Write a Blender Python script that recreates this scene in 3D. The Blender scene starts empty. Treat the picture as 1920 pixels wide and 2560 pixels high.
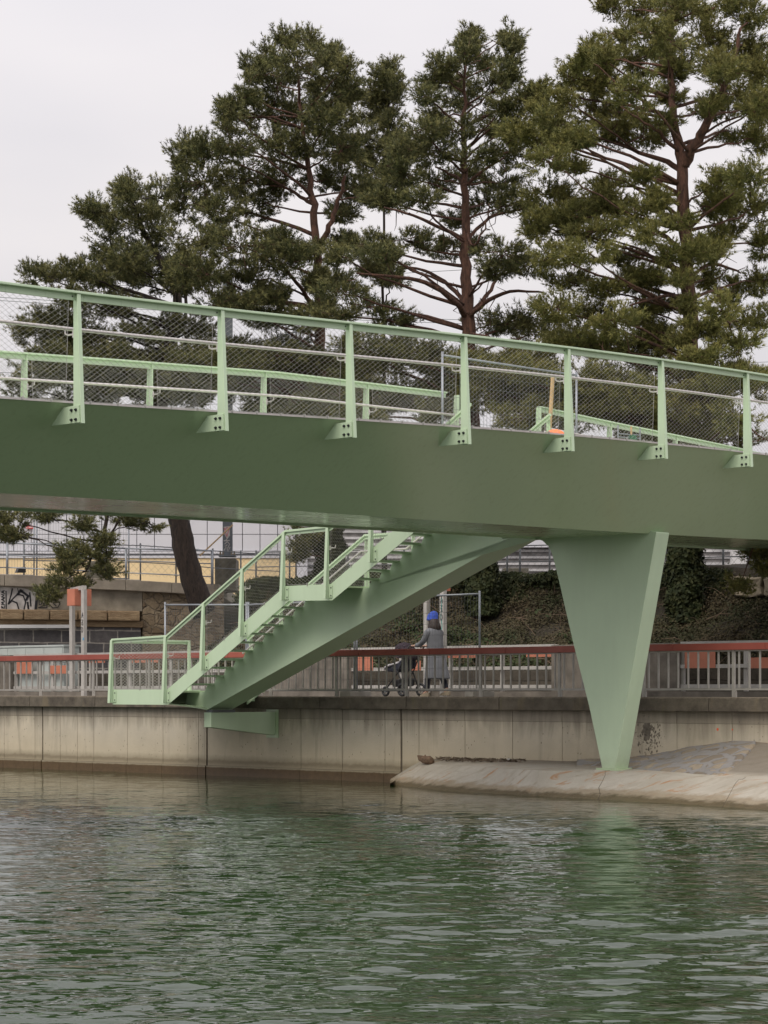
import bpy, math, random
import numpy as np
from mathutils import Vector, Matrix
R = math.radians
random.seed(7)
scene = bpy.context.scene
COL = scene.collection

# ---------------------------------------------------------------- survey of the place
F = 5800.0            # focal length in photo pixels
H = 1729.5            # row of the horizon
ZC = 1.73             # eye height above the water
QZ = 1.64             # top of the quay
TH = math.atan(F * 1.692e-4)      # angle of the quay to the camera
D = Vector((math.cos(TH), -math.sin(TH), 0))    # along the quay (towards right / nearer)
N = Vector((math.sin(TH), math.cos(TH), 0))     # into the land
O = Vector((0, 44.5, 0))
UP = Vector((0, 0, 1))

def W(t, m, z):
    """quay frame (along, inland, height) to world"""
    p = O + D * t + N * m
    return Vector((p.x, p.y, z))

def on(u, v, m):
    up = (u - 960.0) / F
    Y = (m + N.y * O.y) / (N.x * up + N.y)
    return Vector((up * Y, Y, ZC + (H - v) / F * Y))

def tz(u, v, m):
    p = on(u, v, m)
    q = p - O
    return (q.x * D.x + q.y * D.y, p.z)

def at(u, v, Y):
    return Vector(((u - 960.0) / F * Y, Y, ZC + (H - v) / F * Y))

# ---------------------------------------------------------------- helpers
class MB:
    def __init__(self):
        self.v = []; self.f = []
    def quad(self, a, b, c, d):
        n = len(self.v); self.v += [Vector(a), Vector(b), Vector(c), Vector(d)]; self.f.append((n, n+1, n+2, n+3)); return self
    def box(self, c, ax, ay, az):
        """centre and three half-axis vectors"""
        c = Vector(c); n = len(self.v)
        for sz in (-1, 1):
            for sx, sy in ((-1, -1), (1, -1), (1, 1), (-1, 1)):
                self.v.append(c + ax*sx + ay*sy + az*sz)
        self.f += [(n, n+3, n+2, n+1), (n+4, n+5, n+6, n+7), (n, n+1, n+5, n+4), (n+1, n+2, n+6, n+5), (n+2, n+3, n+7, n+6), (n+3, n, n+4, n+7)]
        return self
    def wbox(self, t0, t1, m0, m1, z0, z1):
        return self.box(W((t0+t1)/2, (m0+m1)/2, (z0+z1)/2), D*(t1-t0)/2, N*(m1-m0)/2, UP*(z1-z0)/2)
    def prism(self, pts, off):
        """polygon extruded by vector off"""
        n = len(self.v); k = len(pts); off = Vector(off)
        self.v += [Vector(p) for p in pts] + [Vector(p) + off for p in pts]
        self.f.append(tuple(range(n, n+k))); self.f.append(tuple(range(n+2*k-1, n+k-1, -1)))
        for i in range(k):
            j = (i+1) % k
            self.f.append((n+j, n+i, n+k+i, n+k+j))
        return self
    def bar(self, a, b, w, h, side=None, up=UP):
        """rectangular bar from a to b, w across, h along 'up'"""
        a = Vector(a); b = Vector(b); d = (b-a)
        s = side if side is not None else d.cross(up).normalized()
        n = len(self.v)
        for p in (a, b):
            for x, y in ((-1, -1), (1, -1), (1, 1), (-1, 1)):
                self.v.append(p + s*(w/2*x) + up*(h/2*y))
        self.f += [(n, n+1, n+2, n+3), (n+7, n+6, n+5, n+4), (n, n+4, n+5, n+1), (n+1, n+5, n+6, n+2), (n+2, n+6, n+7, n+3), (n+3, n+7, n+4, n)]
        return self
    def tube(self, path, rad, k=6, cap=True):
        path = [Vector(p) for p in path]; m = len(path)
        if not hasattr(rad, '__len__'): rad = [rad]*m
        n = len(self.v); prev = None
        for i, p in enumerate(path):
            d = (path[min(i+1, m-1)] - path[max(i-1, 0)])
            if d.length < 1e-9: d = Vector((0, 0, 1))
            d.normalize()
            if prev is None:
                a = d.orthogonal().normalized()
            else:
                a = prev - d*prev.dot(d)
                a = a.normalized() if a.length > 1e-6 else d.orthogonal().normalized()
            prev = a; b = d.cross(a)
            for j in range(k):
                t = 2*math.pi*j/k
                self.v.append(p + a*(math.cos(t)*rad[i]) + b*(math.sin(t)*rad[i]))
        for i in range(m-1):
            for j in range(k):
                j2 = (j+1) % k
                self.f.append((n+i*k+j, n+i*k+j2, n+(i+1)*k+j2, n+(i+1)*k+j))
        if cap:
            self.f.append(tuple(n+j for j in range(k-1, -1, -1))); self.f.append(tuple(n+(m-1)*k+j for j in range(k)))
        return self
    def loft(self, rings, cap=True):
        n = len(self.v); k = len(rings[0])
        for r in rings: self.v += [Vector(p) for p in r]
        for i in range(len(rings)-1):
            for j in range(k):
                j2 = (j+1) % k
                self.f.append((n+i*k+j, n+i*k+j2, n+(i+1)*k+j2, n+(i+1)*k+j))
        if cap:
            self.f.append(tuple(n+j for j in range(k-1, -1, -1))); self.f.append(tuple(n+(len(rings)-1)*k+j for j in range(k)))
        return self
    def build(self, name, m, parent=None, smooth=False, bevel=0):
        V = np.array([tuple(p) for p in self.v], dtype=np.float64)
        if parent is None:
            o0 = Vector(((V[:, 0].min()+V[:, 0].max())/2, (V[:, 1].min()+V[:, 1].max())/2, V[:, 2].min()))
            loc = o0
        else:
            o0 = org(parent); loc = Vector((0, 0, 0))
        me = bpy.data.meshes.new(name)
        me.from_pydata([(x-o0.x, y-o0.y, z-o0.z) for x, y, z in V.tolist()], [], self.f)
        me.materials.append(m)
        if smooth:
            me.polygons.foreach_set('use_smooth', [True]*len(me.polygons))
        o = bpy.data.objects.new(name, me); COL.objects.link(o)
        o.location = loc
        if parent is not None: o.parent = parent
        if bevel:
            md = o.modifiers.new('Bevel', 'BEVEL'); md.width = bevel; md.segments = 2; md.limit_method = 'ANGLE'; md.angle_limit = R(40)
        return o

def org(o):
    p = Vector(o.location)
    while o.parent is not None:
        o = o.parent; p += Vector(o.location)
    return p

def mesh_np(name, V, faces_per, m, parent=None, smooth=False):
    """V: (n,3) array, faces consecutive groups of faces_per vertices"""
    if parent is None:
        o0 = np.array([(V[:, 0].min()+V[:, 0].max())/2, (V[:, 1].min()+V[:, 1].max())/2, V[:, 2].min()])
    else:
        o0 = np.array(tuple(org(parent)))
    me = bpy.data.meshes.new(name); n = len(V); nf = n//faces_per
    me.vertices.add(n); me.vertices.foreach_set('co', (V-o0).astype(np.float32).ravel())
    me.loops.add(n); me.loops.foreach_set('vertex_index', np.arange(n, dtype=np.int32))
    me.polygons.add(nf); me.polygons.foreach_set('loop_start', np.arange(0, n, faces_per, dtype=np.int32))
    me.polygons.foreach_set('loop_total', np.full(nf, faces_per, dtype=np.int32))
    me.materials.append(m); me.update(calc_edges=True)
    o = bpy.data.objects.new(name, me); COL.objects.link(o)
    if parent is None: o.location = o0
    else: o.parent = parent
    return o

def grid_np(name, P, m, parent=None, smooth=True):
    """P: (rows, cols, 3)"""
    r, c, _ = P.shape; V = P.reshape(-1, 3)
    o0 = np.array([(V[:, 0].min()+V[:, 0].max())/2, (V[:, 1].min()+V[:, 1].max())/2, V[:, 2].min()]) if parent is None else np.array(tuple(org(parent)))
    idx = np.arange(r*c).reshape(r, c)
    q = np.stack([idx[:-1, :-1], idx[:-1, 1:], idx[1:, 1:], idx[1:, :-1]], -1).reshape(-1, 4)
    me = bpy.data.meshes.new(name)
    me.vertices.add(r*c); me.vertices.foreach_set('co', (V-o0).astype(np.float32).ravel())
    me.loops.add(q.size); me.loops.foreach_set('vertex_index', q.ravel().astype(np.int32))
    me.polygons.add(len(q)); me.polygons.foreach_set('loop_start', np.arange(0, q.size, 4, dtype=np.int32))
    me.polygons.foreach_set('loop_total', np.full(len(q), 4, dtype=np.int32))
    me.polygons.foreach_set('use_smooth', np.full(len(q), smooth))
    me.materials.append(m); me.update(calc_edges=True)
    o = bpy.data.objects.new(name, me); COL.objects.link(o)
    if parent is None: o.location = o0
    else: o.parent = parent
    return o

def empty(name, loc, label=None, cat=None, group=None):
    o = bpy.data.objects.new(name, None); COL.objects.link(o); o.location = loc
    o.empty_display_size = .2
    return tag(o, label, cat, group)

def tag(o, label=None, cat=None, group=None, kind=None):
    if label: o['label'] = label
    if cat: o['category'] = cat
    if group: o['group'] = group
    if kind: o['kind'] = kind
    return o

def copy_tree(src, loc, label=None):
    r = src.copy(); COL.objects.link(r); r.location = loc
    if label: r['label'] = label
    for ch in list(src.children):
        c = ch.copy(); COL.objects.link(c); c.parent = r
        for g in list(ch.children):
            d = g.copy(); COL.objects.link(d); d.parent = c
    return r

# ---------------------------------------------------------------- materials
class NT:
    def __init__(self, name):
        self.m = bpy.data.materials.new(name); self.m.use_nodes = True
        self.t = self.m.node_tree; self.n = self.t.nodes; self.l = self.t.links
        self.b = self.n['Principled BSDF']
        self.pos = self.n.new('ShaderNodeNewGeometry').outputs['Position']
    def node(self, typ, **kw):
        x = self.n.new(typ)
        for k, v in kw.items(): setattr(x, k, v)
        return x
    def set(self, sock, val):
        if hasattr(val, 'links') or hasattr(val, 'is_linked'): self.l.new(val, sock)
        elif isinstance(val, (tuple, list)) and len(val) == 3 and sock.type == 'RGBA': sock.default_value = (*val, 1)
        else: sock.default_value = val
    def scale(self, vec, s):
        x = self.node('ShaderNodeVectorMath', operation='MULTIPLY'); self.set(x.inputs[0], vec); x.inputs[1].default_value = s; return x.outputs[0]
    def planar(self, d):
        """coordinates on a vertical plane that runs along d"""
        x = self.node('ShaderNodeVectorMath', operation='DOT_PRODUCT'); self.set(x.inputs[0], self.pos); x.inputs[1].default_value = tuple(d)
        s = self.node('ShaderNodeSeparateXYZ'); self.set(s.inputs[0], self.pos)
        c = self.node('ShaderNodeCombineXYZ'); self.set(c.inputs[0], x.outputs['Value']); self.set(c.inputs[1], s.outputs['Z']); return c.outputs[0]
    def z(self):
        s = self.node('ShaderNodeSeparateXYZ'); self.set(s.inputs[0], self.pos); return s.outputs['Z']
    def noise(self, scale, detail=4, rough=.55, vec=None, dist=0):
        x = self.node('ShaderNodeTexNoise'); x.inputs['Scale'].default_value = scale; x.inputs['Detail'].default_value = detail
        x.inputs['Roughness'].default_value = rough; x.inputs['Distortion'].default_value = dist
        self.set(x.inputs['Vector'], vec if vec is not None else self.pos); return x.outputs['Fac']
    def ramp(self, fac, a, b, c0=0.0, c1=1.0):
        x = self.node('ShaderNodeMapRange'); x.inputs['From Min'].default_value = a; x.inputs['From Max'].default_value = b
        x.inputs['To Min'].default_value = c0; x.inputs['To Max'].default_value = c1; self.set(x.inputs['Value'], fac); return x.outputs[0]
    def mix(self, fac, a, b, mode='MIX'):
        x = self.node('ShaderNodeMix', data_type='RGBA', blend_type=mode)
        self.set(x.inputs[0], fac); self.set(x.inputs[6], a); self.set(x.inputs[7], b); return x.outputs[2]
    def math(self, op, a, b=0.0):
        x = self.node('ShaderNodeMath', operation=op); self.set(x.inputs[0], a); self.set(x.inputs[1], b); return x.outputs[0]
    def color(self, c): self.set(self.b.inputs['Base Color'], c); return self
    def rough(self, r): self.set(self.b.inputs['Roughness'], r); return self
    def bump(self, h, strength=.3, dist=.01):
        x = self.node('ShaderNodeBump'); x.inputs['Strength'].default_value = strength; x.inputs['Distance'].default_value = dist
        self.set(x.inputs['Height'], h); self.l.new(x.outputs[0], self.b.inputs['Normal']); return self

def simple(name, c, rough=.6, var=.15, scale=3.0, metal=0.0, bump=0.0, bscale=40.0, spec=.5):
    t = NT(name)
    f = t.ramp(t.noise(scale, 5), .3, .7)
    dk = tuple(x*(1-var) for x in c); lt = tuple(min(1, x*(1+var)) for x in c)
    t.color(t.mix(f, dk, lt)); t.rough(rough)
    t.b.inputs['Metallic'].default_value = metal; t.b.inputs['Specular IOR Level'].default_value = spec
    if bump: t.bump(t.noise(bscale, 4), bump, .01)
    return t.m

def paint_mat(name, c, rough, var=.04, clear=0.0):
    t = NT(name)
    n1 = t.ramp(t.noise(.8, 5, .6), .3, .7); n2 = t.ramp(t.noise(1.0, 4, .6, t.scale(t.pos, (9, 9, 1.2))), .35, .75)
    base = t.mix(n1, tuple(x*(1-var) for x in c), tuple(x*(1+var) for x in c))
    base = t.mix(t.math('MULTIPLY', n2, .12), base, tuple(x*.72 for x in c))
    ze = t.math('ADD', t.z(), t.math('MULTIPLY', t.noise(7, 5, .75), .5))
    base = t.mix(t.ramp(ze, .95, .62, 0, .35), base, (.30, .27, .17))
    t.color(base); t.set(t.b.inputs['Roughness'], t.ramp(n1, 0, 1, rough*.85, rough*1.15))
    t.b.inputs['Specular IOR Level'].default_value = .5
    t.bump(t.noise(.5, 1), .03, .02)
    return t.m

M = {}
M['paint'] = paint_mat('pale_green_paint', (.55, .685, .485), .40)
def girder_mat():
    t = NT('green_steel_paint')
    n = t.ramp(t.noise(.3, 3), .3, .7); c = (.45, .57, .36)
    st = t.ramp(t.noise(1, 5, .6, t.scale(t.pos, (13, 13, .55))), .52, .78, 0, .26)
    b = t.mix(n, tuple(x*.985 for x in c), tuple(x*1.015 for x in c)); b = t.mix(st, b, (.30, .36, .23))
    t.color(b); t.set(t.b.inputs['Roughness'], t.ramp(t.noise(2.5, 3), .3, .7, .13, .21)); t.b.inputs['Specular IOR Level'].default_value = .55
    t.bump(t.noise(.45, 2, .4, t.scale(t.pos, (1, 1, .6))), .22, .12); return t.m
M['girder'] = girder_mat()
M['steel'] = simple('stainless_tube', (.62, .58, .56), .38, .08, 6, .55)
M['wire'] = simple('stainless_wire', (.46, .44, .42), .45, .05, 6, .4)
M['bolt'] = simple('dark_bolt', (.06, .06, .07), .35, .1, 30, .7)
M['galv'] = simple('galvanised_steel', (.30, .32, .35), .45, .15, 5, .5)
M['galv_dark'] = simple('weathered_fence_wire', (.16, .17, .18), .55, .15, 5, .3)
M['rail_grey'] = simple('grey_railing_metal', (.36, .34, .31), .5, .12, 6, .15)
M['orange'] = simple('faded_orange_panel', (.50, .18, .11), .55, .12, 4)
M['conc_light'] = simple('pale_concrete', (.44, .41, .36), .85, .22, 4, 0, .3)
M['asphalt'] = simple('path_asphalt', (.20, .185, .17), .9, .15, 3, 0, .3, 90)
M['black'] = simple('black_plastic', (.02, .02, .022), .5, .2, 8)

def redrail():
    t = NT('brick_red_handrail')
    f = t.ramp(t.noise(1.2, 5, .6), .3, .7)
    t.color(t.mix(f, (.26, .058, .042), (.34, .088, .066))); t.rough(.5); t.bump(t.noise(6, 3), .08, .01); return t.m
M['redrail'] = redrail()

def wall_mat():
    t = NT('stained_quay_concrete'); z = t.z(); pl = t.planar(D)
    base = t.mix(t.ramp(t.noise(1.5, 6, .6), .3, .7), (.45, .395, .30), (.64, .565, .435))
    base = t.mix(t.ramp(t.noise(.35, 3), .35, .65, 0, .6), base, (.42, .39, .33))
    # warm mineral tint over the lower face
    base = t.mix(t.math('MULTIPLY', t.ramp(z, .95, .45), .55), base, (.52, .44, .30))
    # rain streaks below the coping
    st = t.noise(1.0, 5, .6, t.scale(pl, (3.3, .35, 1)), 1.0)
    top = t.ramp(z, .85, 1.35)
    base = t.mix(t.math('MULTIPLY', t.ramp(t.math('ADD', st, t.math('MULTIPLY', top, .35)), .55, .95), .85), base, (.16, .135, .105))
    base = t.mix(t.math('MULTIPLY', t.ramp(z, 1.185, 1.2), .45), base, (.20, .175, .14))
    # small pits and droplets
    v = t.node('ShaderNodeTexVoronoi'); v.inputs['Scale'].default_value = 1.0; t.set(v.inputs['Vector'], t.scale(pl, (14, 8, 1)))
    pit = t.math('LESS_THAN', v.outputs['Distance'], .13)
    sel = t.math('GREATER_THAN', t.noise(2.2, 2), .52)
    base = t.mix(t.math('MULTIPLY', t.math('MULTIPLY', pit, sel), .7), base, (.12, .10, .08))
    # wet band and algae at the waterline, uneven edge
    ze = t.math('ADD', z, t.math('MULTIPLY', t.noise(1.4, 5, .7, t.scale(pl, (3, 3, 1))), .12))
    base = t.mix(t.ramp(ze, .50, .36), base, (.30, .255, .175))
    base = t.mix(t.ramp(t.math('ABSOLUTE', t.math('SUBTRACT', ze, .345)), .05, .015, 0, .6), base, (.21, .17, .11))
    ze2 = t.math('ADD', z, t.math('MULTIPLY', t.noise(9, 4, .7), .045))
    base = t.mix(t.ramp(ze2, .205, .185), base, t.mix(t.noise(8, 5, .7), (.055, .034, .014), (.15, .095, .045)))
    t.color(base); t.rough(t.ramp(z, .05, .3, .45, .9))
    t.bump(t.noise(25, 6, .65), .35, .02); return t.m
M['wall'] = wall_mat()

def coping_mat():
    t = NT('dark_weathered_coping'); z = t.z(); pl = t.planar(D)
    b = t.mix(t.ramp(t.noise(3, 6, .7), .3, .7), (.055, .045, .035), (.17, .145, .11))
    b = t.mix(t.ramp(t.noise(1, 4, .6, t.scale(pl, (2.2, .6, 1))), .56, .66, 0, .6), b, (.20, .16, .10))
    b = t.mix(t.ramp(t.noise(1, 4, .6, t.scale(pl, (3, .3, 1))), .64, .72, 0, .7), b, (.13, .12, .04))
    b = t.mix(t.ramp(t.math('ADD', z, t.math('MULTIPLY', t.noise(20, 3), .05)), 1.63, 1.66, 0, .6), b, (.30, .25, .19))
    t.color(b); t.rough(.9); t.bump(t.noise(30, 6, .7), .5, .02); return t.m
M['coping'] = coping_mat()

def apron_mat():
    t = NT('pale_wet_apron_concrete'); z = t.z()
    b = t.mix(t.ramp(t.noise(1.1, 6, .65), .3, .7), (.62, .565, .46), (.88, .83, .72))
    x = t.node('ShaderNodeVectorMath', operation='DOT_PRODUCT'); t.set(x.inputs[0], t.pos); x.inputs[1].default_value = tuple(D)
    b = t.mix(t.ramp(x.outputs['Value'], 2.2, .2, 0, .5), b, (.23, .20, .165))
    b = t.mix(t.ramp(t.noise(.9, 6, .75, None, .5), .54, .70, 0, .4), b, (.30, .26, .20))
    rust = t.noise(1, 6, .7, t.scale(t.pos, (1.3, 2.6, 1.5)), 1.2)
    b = t.mix(t.ramp(rust, .56, .66, 0, .85), b, (.44, .22, .09))
    b = t.mix(t.ramp(t.noise(1, 5, .7, t.scale(t.pos, (1.2, 4, 2)), .8), .52, .68, 0, .6), b, (.30, .24, .16))
    ze = t.math('ADD', z, t.math('MULTIPLY', t.noise(2.6, 7, .75), .20))
    b = t.mix(t.ramp(ze, .265, .215, 0, .8), b, t.mix(t.noise(5, 6, .75), (.22, .16, .09), (.44, .36, .25)))
    b = t.mix(t.ramp(ze, .19, .15), b, t.mix(t.noise(7, 5), (.06, .045, .018), (.19, .14, .07)))
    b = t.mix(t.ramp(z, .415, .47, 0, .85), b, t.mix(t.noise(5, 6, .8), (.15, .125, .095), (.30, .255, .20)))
    t.color(b); t.rough(t.ramp(z, .02, .2, .35, .85)); t.bump(t.noise(9, 9, .8), .9, .05); return t.m
M['apron'] = apron_mat()

def cobble_mat():
    t = NT('stones_set_in_grey_mortar')
    v = t.node('ShaderNodeTexVoronoi'); v.feature = 'DISTANCE_TO_EDGE'; v.inputs['Scale'].default_value = 1.0
    w = t.node('ShaderNodeVectorMath', operation='ADD'); t.set(w.inputs[0], t.scale(t.pos, (2.6, 2.6, 5.0)))
    nn = t.node('ShaderNodeTexNoise'); nn.inputs['Scale'].default_value = 3; t.set(nn.inputs['Vector'], t.pos)
    t.set(w.inputs[1], t.scale(nn.outputs['Color'], (.9, .9, .5))); t.set(v.inputs['Vector'], w.outputs[0])
    v2 = t.node('ShaderNodeTexVoronoi'); v2.inputs['Scale'].default_value = 1.0; t.set(v2.inputs['Vector'], w.outputs[0])
    stone = t.mix(t.ramp(v2.outputs['Color'], .2, .8), (.20, .165, .125), (.36, .30, .22))
    stone = t.mix(t.ramp(t.noise(14, 5, .7), .4, .7, 0, .5), stone, (.16, .13, .10))
    mort = t.mix(t.noise(6, 5), (.20, .19, .185), (.30, .285, .27))
    f = t.ramp(v.outputs['Distance'], .10, .16)
    t.color(t.mix(f, mort, stone)); t.rough(.85); t.bump(t.math('ADD', f, t.math('MULTIPLY', t.noise(20, 5), .5)), .7, .03); return t.m
M['cobble'] = cobble_mat()

def water_mat():
    t = NT('green_river_water')
    n = t.noise(.25, 3)
    t.color(t.mix(n, (.008, .022, .005), (.016, .036, .009))); t.rough(.04)
    t.b.inputs['IOR'].default_value = 1.40
    a = t.noise(1, 1, .5, t.scale(t.pos, (3, 7, 1)), .5)
    b = t.noise(1, 1, .5, t.scale(t.pos, (8, 17, 1)), .3)
    s = t.node('ShaderNodeSeparateXYZ'); t.set(s.inputs[0], t.pos)
    calm = t.ramp(t.math('ADD', s.outputs['Y'], t.math('MULTIPLY', s.outputs['X'], .6)), 30, 40, 1, .3)
    h = t.math('MULTIPLY', t.math('ADD', a, t.math('MULTIPLY', b, .35)), calm)
    t.bump(h, 1.0, .012); return t.m
M['water'] = water_mat()

def bark(name, c1, c2):
    t = NT(name)
    w = t.noise(1, 6, .7, t.scale(t.pos, (14, 14, 4)), .6)
    t.color(t.mix(t.ramp(w, .35, .65), c1, c2)); t.rough(.95); t.bump(w, .9, .05); return t.m
M['bark_red'] = bark('reddish_pine_bark', (.045, .026, .020), (.17, .085, .058))
M['bark_dark'] = bark('dark_pine_bark', (.012, .009, .008), (.05, .034, .026))

def foliage(name, c1, c2, c3, s=1.1):
    t = NT(name)
    a = t.ramp(t.noise(s, 3, .6), .35, .65); b = t.ramp(t.noise(9, 2), .35, .7)
    col = t.mix(a, c1, c2); col = t.mix(t.math('MULTIPLY', b, .45), col, c3)
    t.color(col); t.rough(.7); t.b.inputs['Specular IOR Level'].default_value = .25
    t.b.inputs['Subsurface Weight'].default_value = 0
    return t.m
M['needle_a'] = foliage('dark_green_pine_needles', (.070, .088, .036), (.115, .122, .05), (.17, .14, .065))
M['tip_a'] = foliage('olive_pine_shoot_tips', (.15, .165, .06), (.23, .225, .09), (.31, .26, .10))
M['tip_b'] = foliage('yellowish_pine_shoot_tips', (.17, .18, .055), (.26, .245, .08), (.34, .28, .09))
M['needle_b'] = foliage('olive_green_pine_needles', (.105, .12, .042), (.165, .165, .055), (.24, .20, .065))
M['ivy'] = foliage('dark_ivy_leaves', (.014, .022, .010), (.032, .046, .018), (.09, .085, .025), 3)
M['scrub'] = foliage('bank_ground_cover_leaves', (.028, .044, .016), (.085, .070, .038), (.15, .105, .062), 1.0)
M['litter'] = foliage('brown_litter', (.06, .042, .028), (.14, .10, .065), (.34, .29, .23), 2)
M['conc_dark'] = simple('dark_damp_concrete', (.17, .15, .125), .95, .35, 3, 0, .6, 20)
# ---------------------------------------------------------------- footbridge
RH = 1.31
_u = np.array([176.3, 543.4, 867.8, 1155.6, 1414, 1646, 1856])
_vr = np.array([729.8, 769.9, 806.5, 840.2, 867.8, 896, 930.6])
_df = np.array([277, 259.5, 245.6, 231, 221, 211, 201.7])
_s = _df / RH
_i = np.arange(7.0)
_cX = np.polyfit(_i, (_u-960)/_s, 1); _cY = np.polyfit(_i, F/_s, 1)
_pv = np.polyfit(_u, _vr, 3)
def vr(u):
    u = min(max(u, -60), 1990); return float(np.polyval(_pv, u))
TAB_TOP = ([-60, 0, 176, 543, 868, 1155, 1414, 1646, 1856, 1920, 1990], [993, 996.4, 1007, 1029.3, 1052, 1069.4, 1090, 1107, 1131, 1139, 1148])
TAB_NB = ([-60, 0, 700, 977, 1340, 1640, 1920, 1990], [1230, 1233.5, 1275.7, 1292, 1319, 1334, 1349.6, 1353])
TAB_FB = ([-60, 0, 640, 700, 1220, 1340, 1920, 1990], [1267, 1270.7, 1303.5, 1307.8, 1338, 1344, 1375, 1379])
def tabf(tab):
    c = np.polyfit(tab[0], tab[1], 3)
    return lambda u: float(np.polyval(c, u))
f_top, f_nb, f_fb = tabf(TAB_TOP), tabf(TAB_NB), tabf(TAB_FB)
BD = Vector((_cX[0], _cY[0], 0)); STEP = BD.length; BD.normalize()     # along the bridge
BI = Vector((-BD.y, BD.x, 0))                                           # inward, away from the camera side
def bpos(i, a=0.0):
    p = Vector((np.polyval(_cX, i), np.polyval(_cY, i), 0)) + BI*a
    return p
def zfrom(p, f):
    u = 960 + p.x/p.y*F
    return ZC + (H - f(u))*p.y/F
def edge(i, a, f):
    """height of an edge; beyond what the photo shows it runs on straight"""
    lo, hi = -0.4, 8.2
    def raw(j):
        p = bpos(j, a); return zfrom(p, f)
    while True:
        p = bpos(lo, a); u = 960+p.x/p.y*F
        if u > -60 or lo > 5: break
        lo += .1
    while True:
        p = bpos(hi, a); u = 960+p.x/p.y*F
        if u < 1960 or hi < 0: break
        hi -= .1
    if i < lo: return raw(lo) + (raw(lo+.5)-raw(lo))/.5*(i-lo)
    if i > hi: return raw(hi) + (raw(hi)-raw(hi-.5))/.5*(i-hi)
    return raw(i)
AF, WEB, SOF = .13, 1.30, 2.2         # fascia line behind the posts, web width, soffit width
TOPW = WEB*2 + SOF
ZR = [ (i, edge(i, 0, vr)) for i in np.arange(-8, 16, .5)]
def zrail(i): return float(np.interp(i, [a for a, b in ZR], [b for a, b in ZR]))
def ztop(i): return edge(i, AF, f_top)
def znb(i): return edge(i, AF+WEB, f_nb)
def zfb(i): return max(edge(i, AF+WEB+SOF, f_fb), znb(i)-.05)
# the far side drops away past the crest
_far = [(-.5, 0), (7, 0), (8.6, -.09), (9.8, -.30), (11, -.6), (13, -1.2), (16, -2.2)]
def fardrop(i): return float(np.interp(i, [a for a, b in _far], [b for a, b in _far]))
_zt7 = ztop(7.0)
def ztopfar(i): return (ztop(i) if i < 7 else _zt7 + .02*(i-7)) + (fardrop(i) if i >= 7 else 0)

bridge = empty('footbridge', bpos(5.5, 2.6), 'pale green painted steel footbridge with box girder crossing over the river', 'footbridge')

def girder():
    sts = np.arange(-8, 13.01, .5); mb = MB(); P = []
    for i in sts:
        zt = ztop(i); row = [bpos(i, AF)+UP*zt]
        zb, zf = znb(i), zfb(i)
        for k in range(1, 5):
            q = k/4; row.append(bpos(i, AF+WEB*q) + UP*(zt+(zb-zt)*q))
        row.append(bpos(i, AF+WEB+SOF)+UP*zf)
        for k in range(1, 4):
            q = k/3; row.append(bpos(i, AF+WEB+SOF+WEB*q)+UP*(zf+(zt-zf)*q))
        row.append(bpos(i, AF+TOPW-.02)+UP*(zt+.012)); row.append(bpos(i, AF+.02)+UP*(zt+.012))
        P.append(row)
    k = len(P[0])
    for row in P: mb.v += row
    for a in range(len(P)-1):
        for j in range(k):
            j2 = (j+1) % k
            mb.f.append((a*k+j, a*k+j2, (a+1)*k+j2, (a+1)*k+j))
    mb.f.append(tuple(range(k))); mb.f.append(tuple((len(P)-1)*k+j for j in range(k-1, -1, -1)))
    g = mb.build('girder', M['girder'], bridge)
    md = g.modifiers.new('Edge', 'EDGE_SPLIT'); md.split_angle = R(12)
    g.data.polygons.foreach_set('use_smooth', [True]*len(g.data.polygons))
    # raised lip along both bottom corners of the box
    for a in (AF+WEB+SOF,):
        e = MB()
        for j in range(len(sts)-1):
            z0 = (znb if a < 2 else zfb)(sts[j]); z1 = (znb if a < 2 else zfb)(sts[j+1])
            e.bar(bpos(sts[j], a)+UP*(z0-.012), bpos(sts[j+1], a)+UP*(z1-.012), .03, .03, BI)
        e.build('bottom_flange', M['paint'], bridge)
    s = MB()
    for j in range(len(sts)-1):
        s.bar(bpos(sts[j], AF)+UP*(ztop(sts[j])+.012), bpos(sts[j+1], AF)+UP*(ztop(sts[j+1])+.012), .02, .024, BI)
    s.build('edge_strip', M['steel'], bridge)
    for i in (-.55, 7.45):
        mb = MB(); P = []
        for q in (0, .25, .5, .75, 1):
            zt, zb = ztop(i), znb(i); P.append(bpos(i, AF+WEB*q)+UP*(zt+(zb-zt)*q))
        mb.tube(P, .003, 5); mb.build('weld_seam', M['girder'], bridge)
girder()

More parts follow.
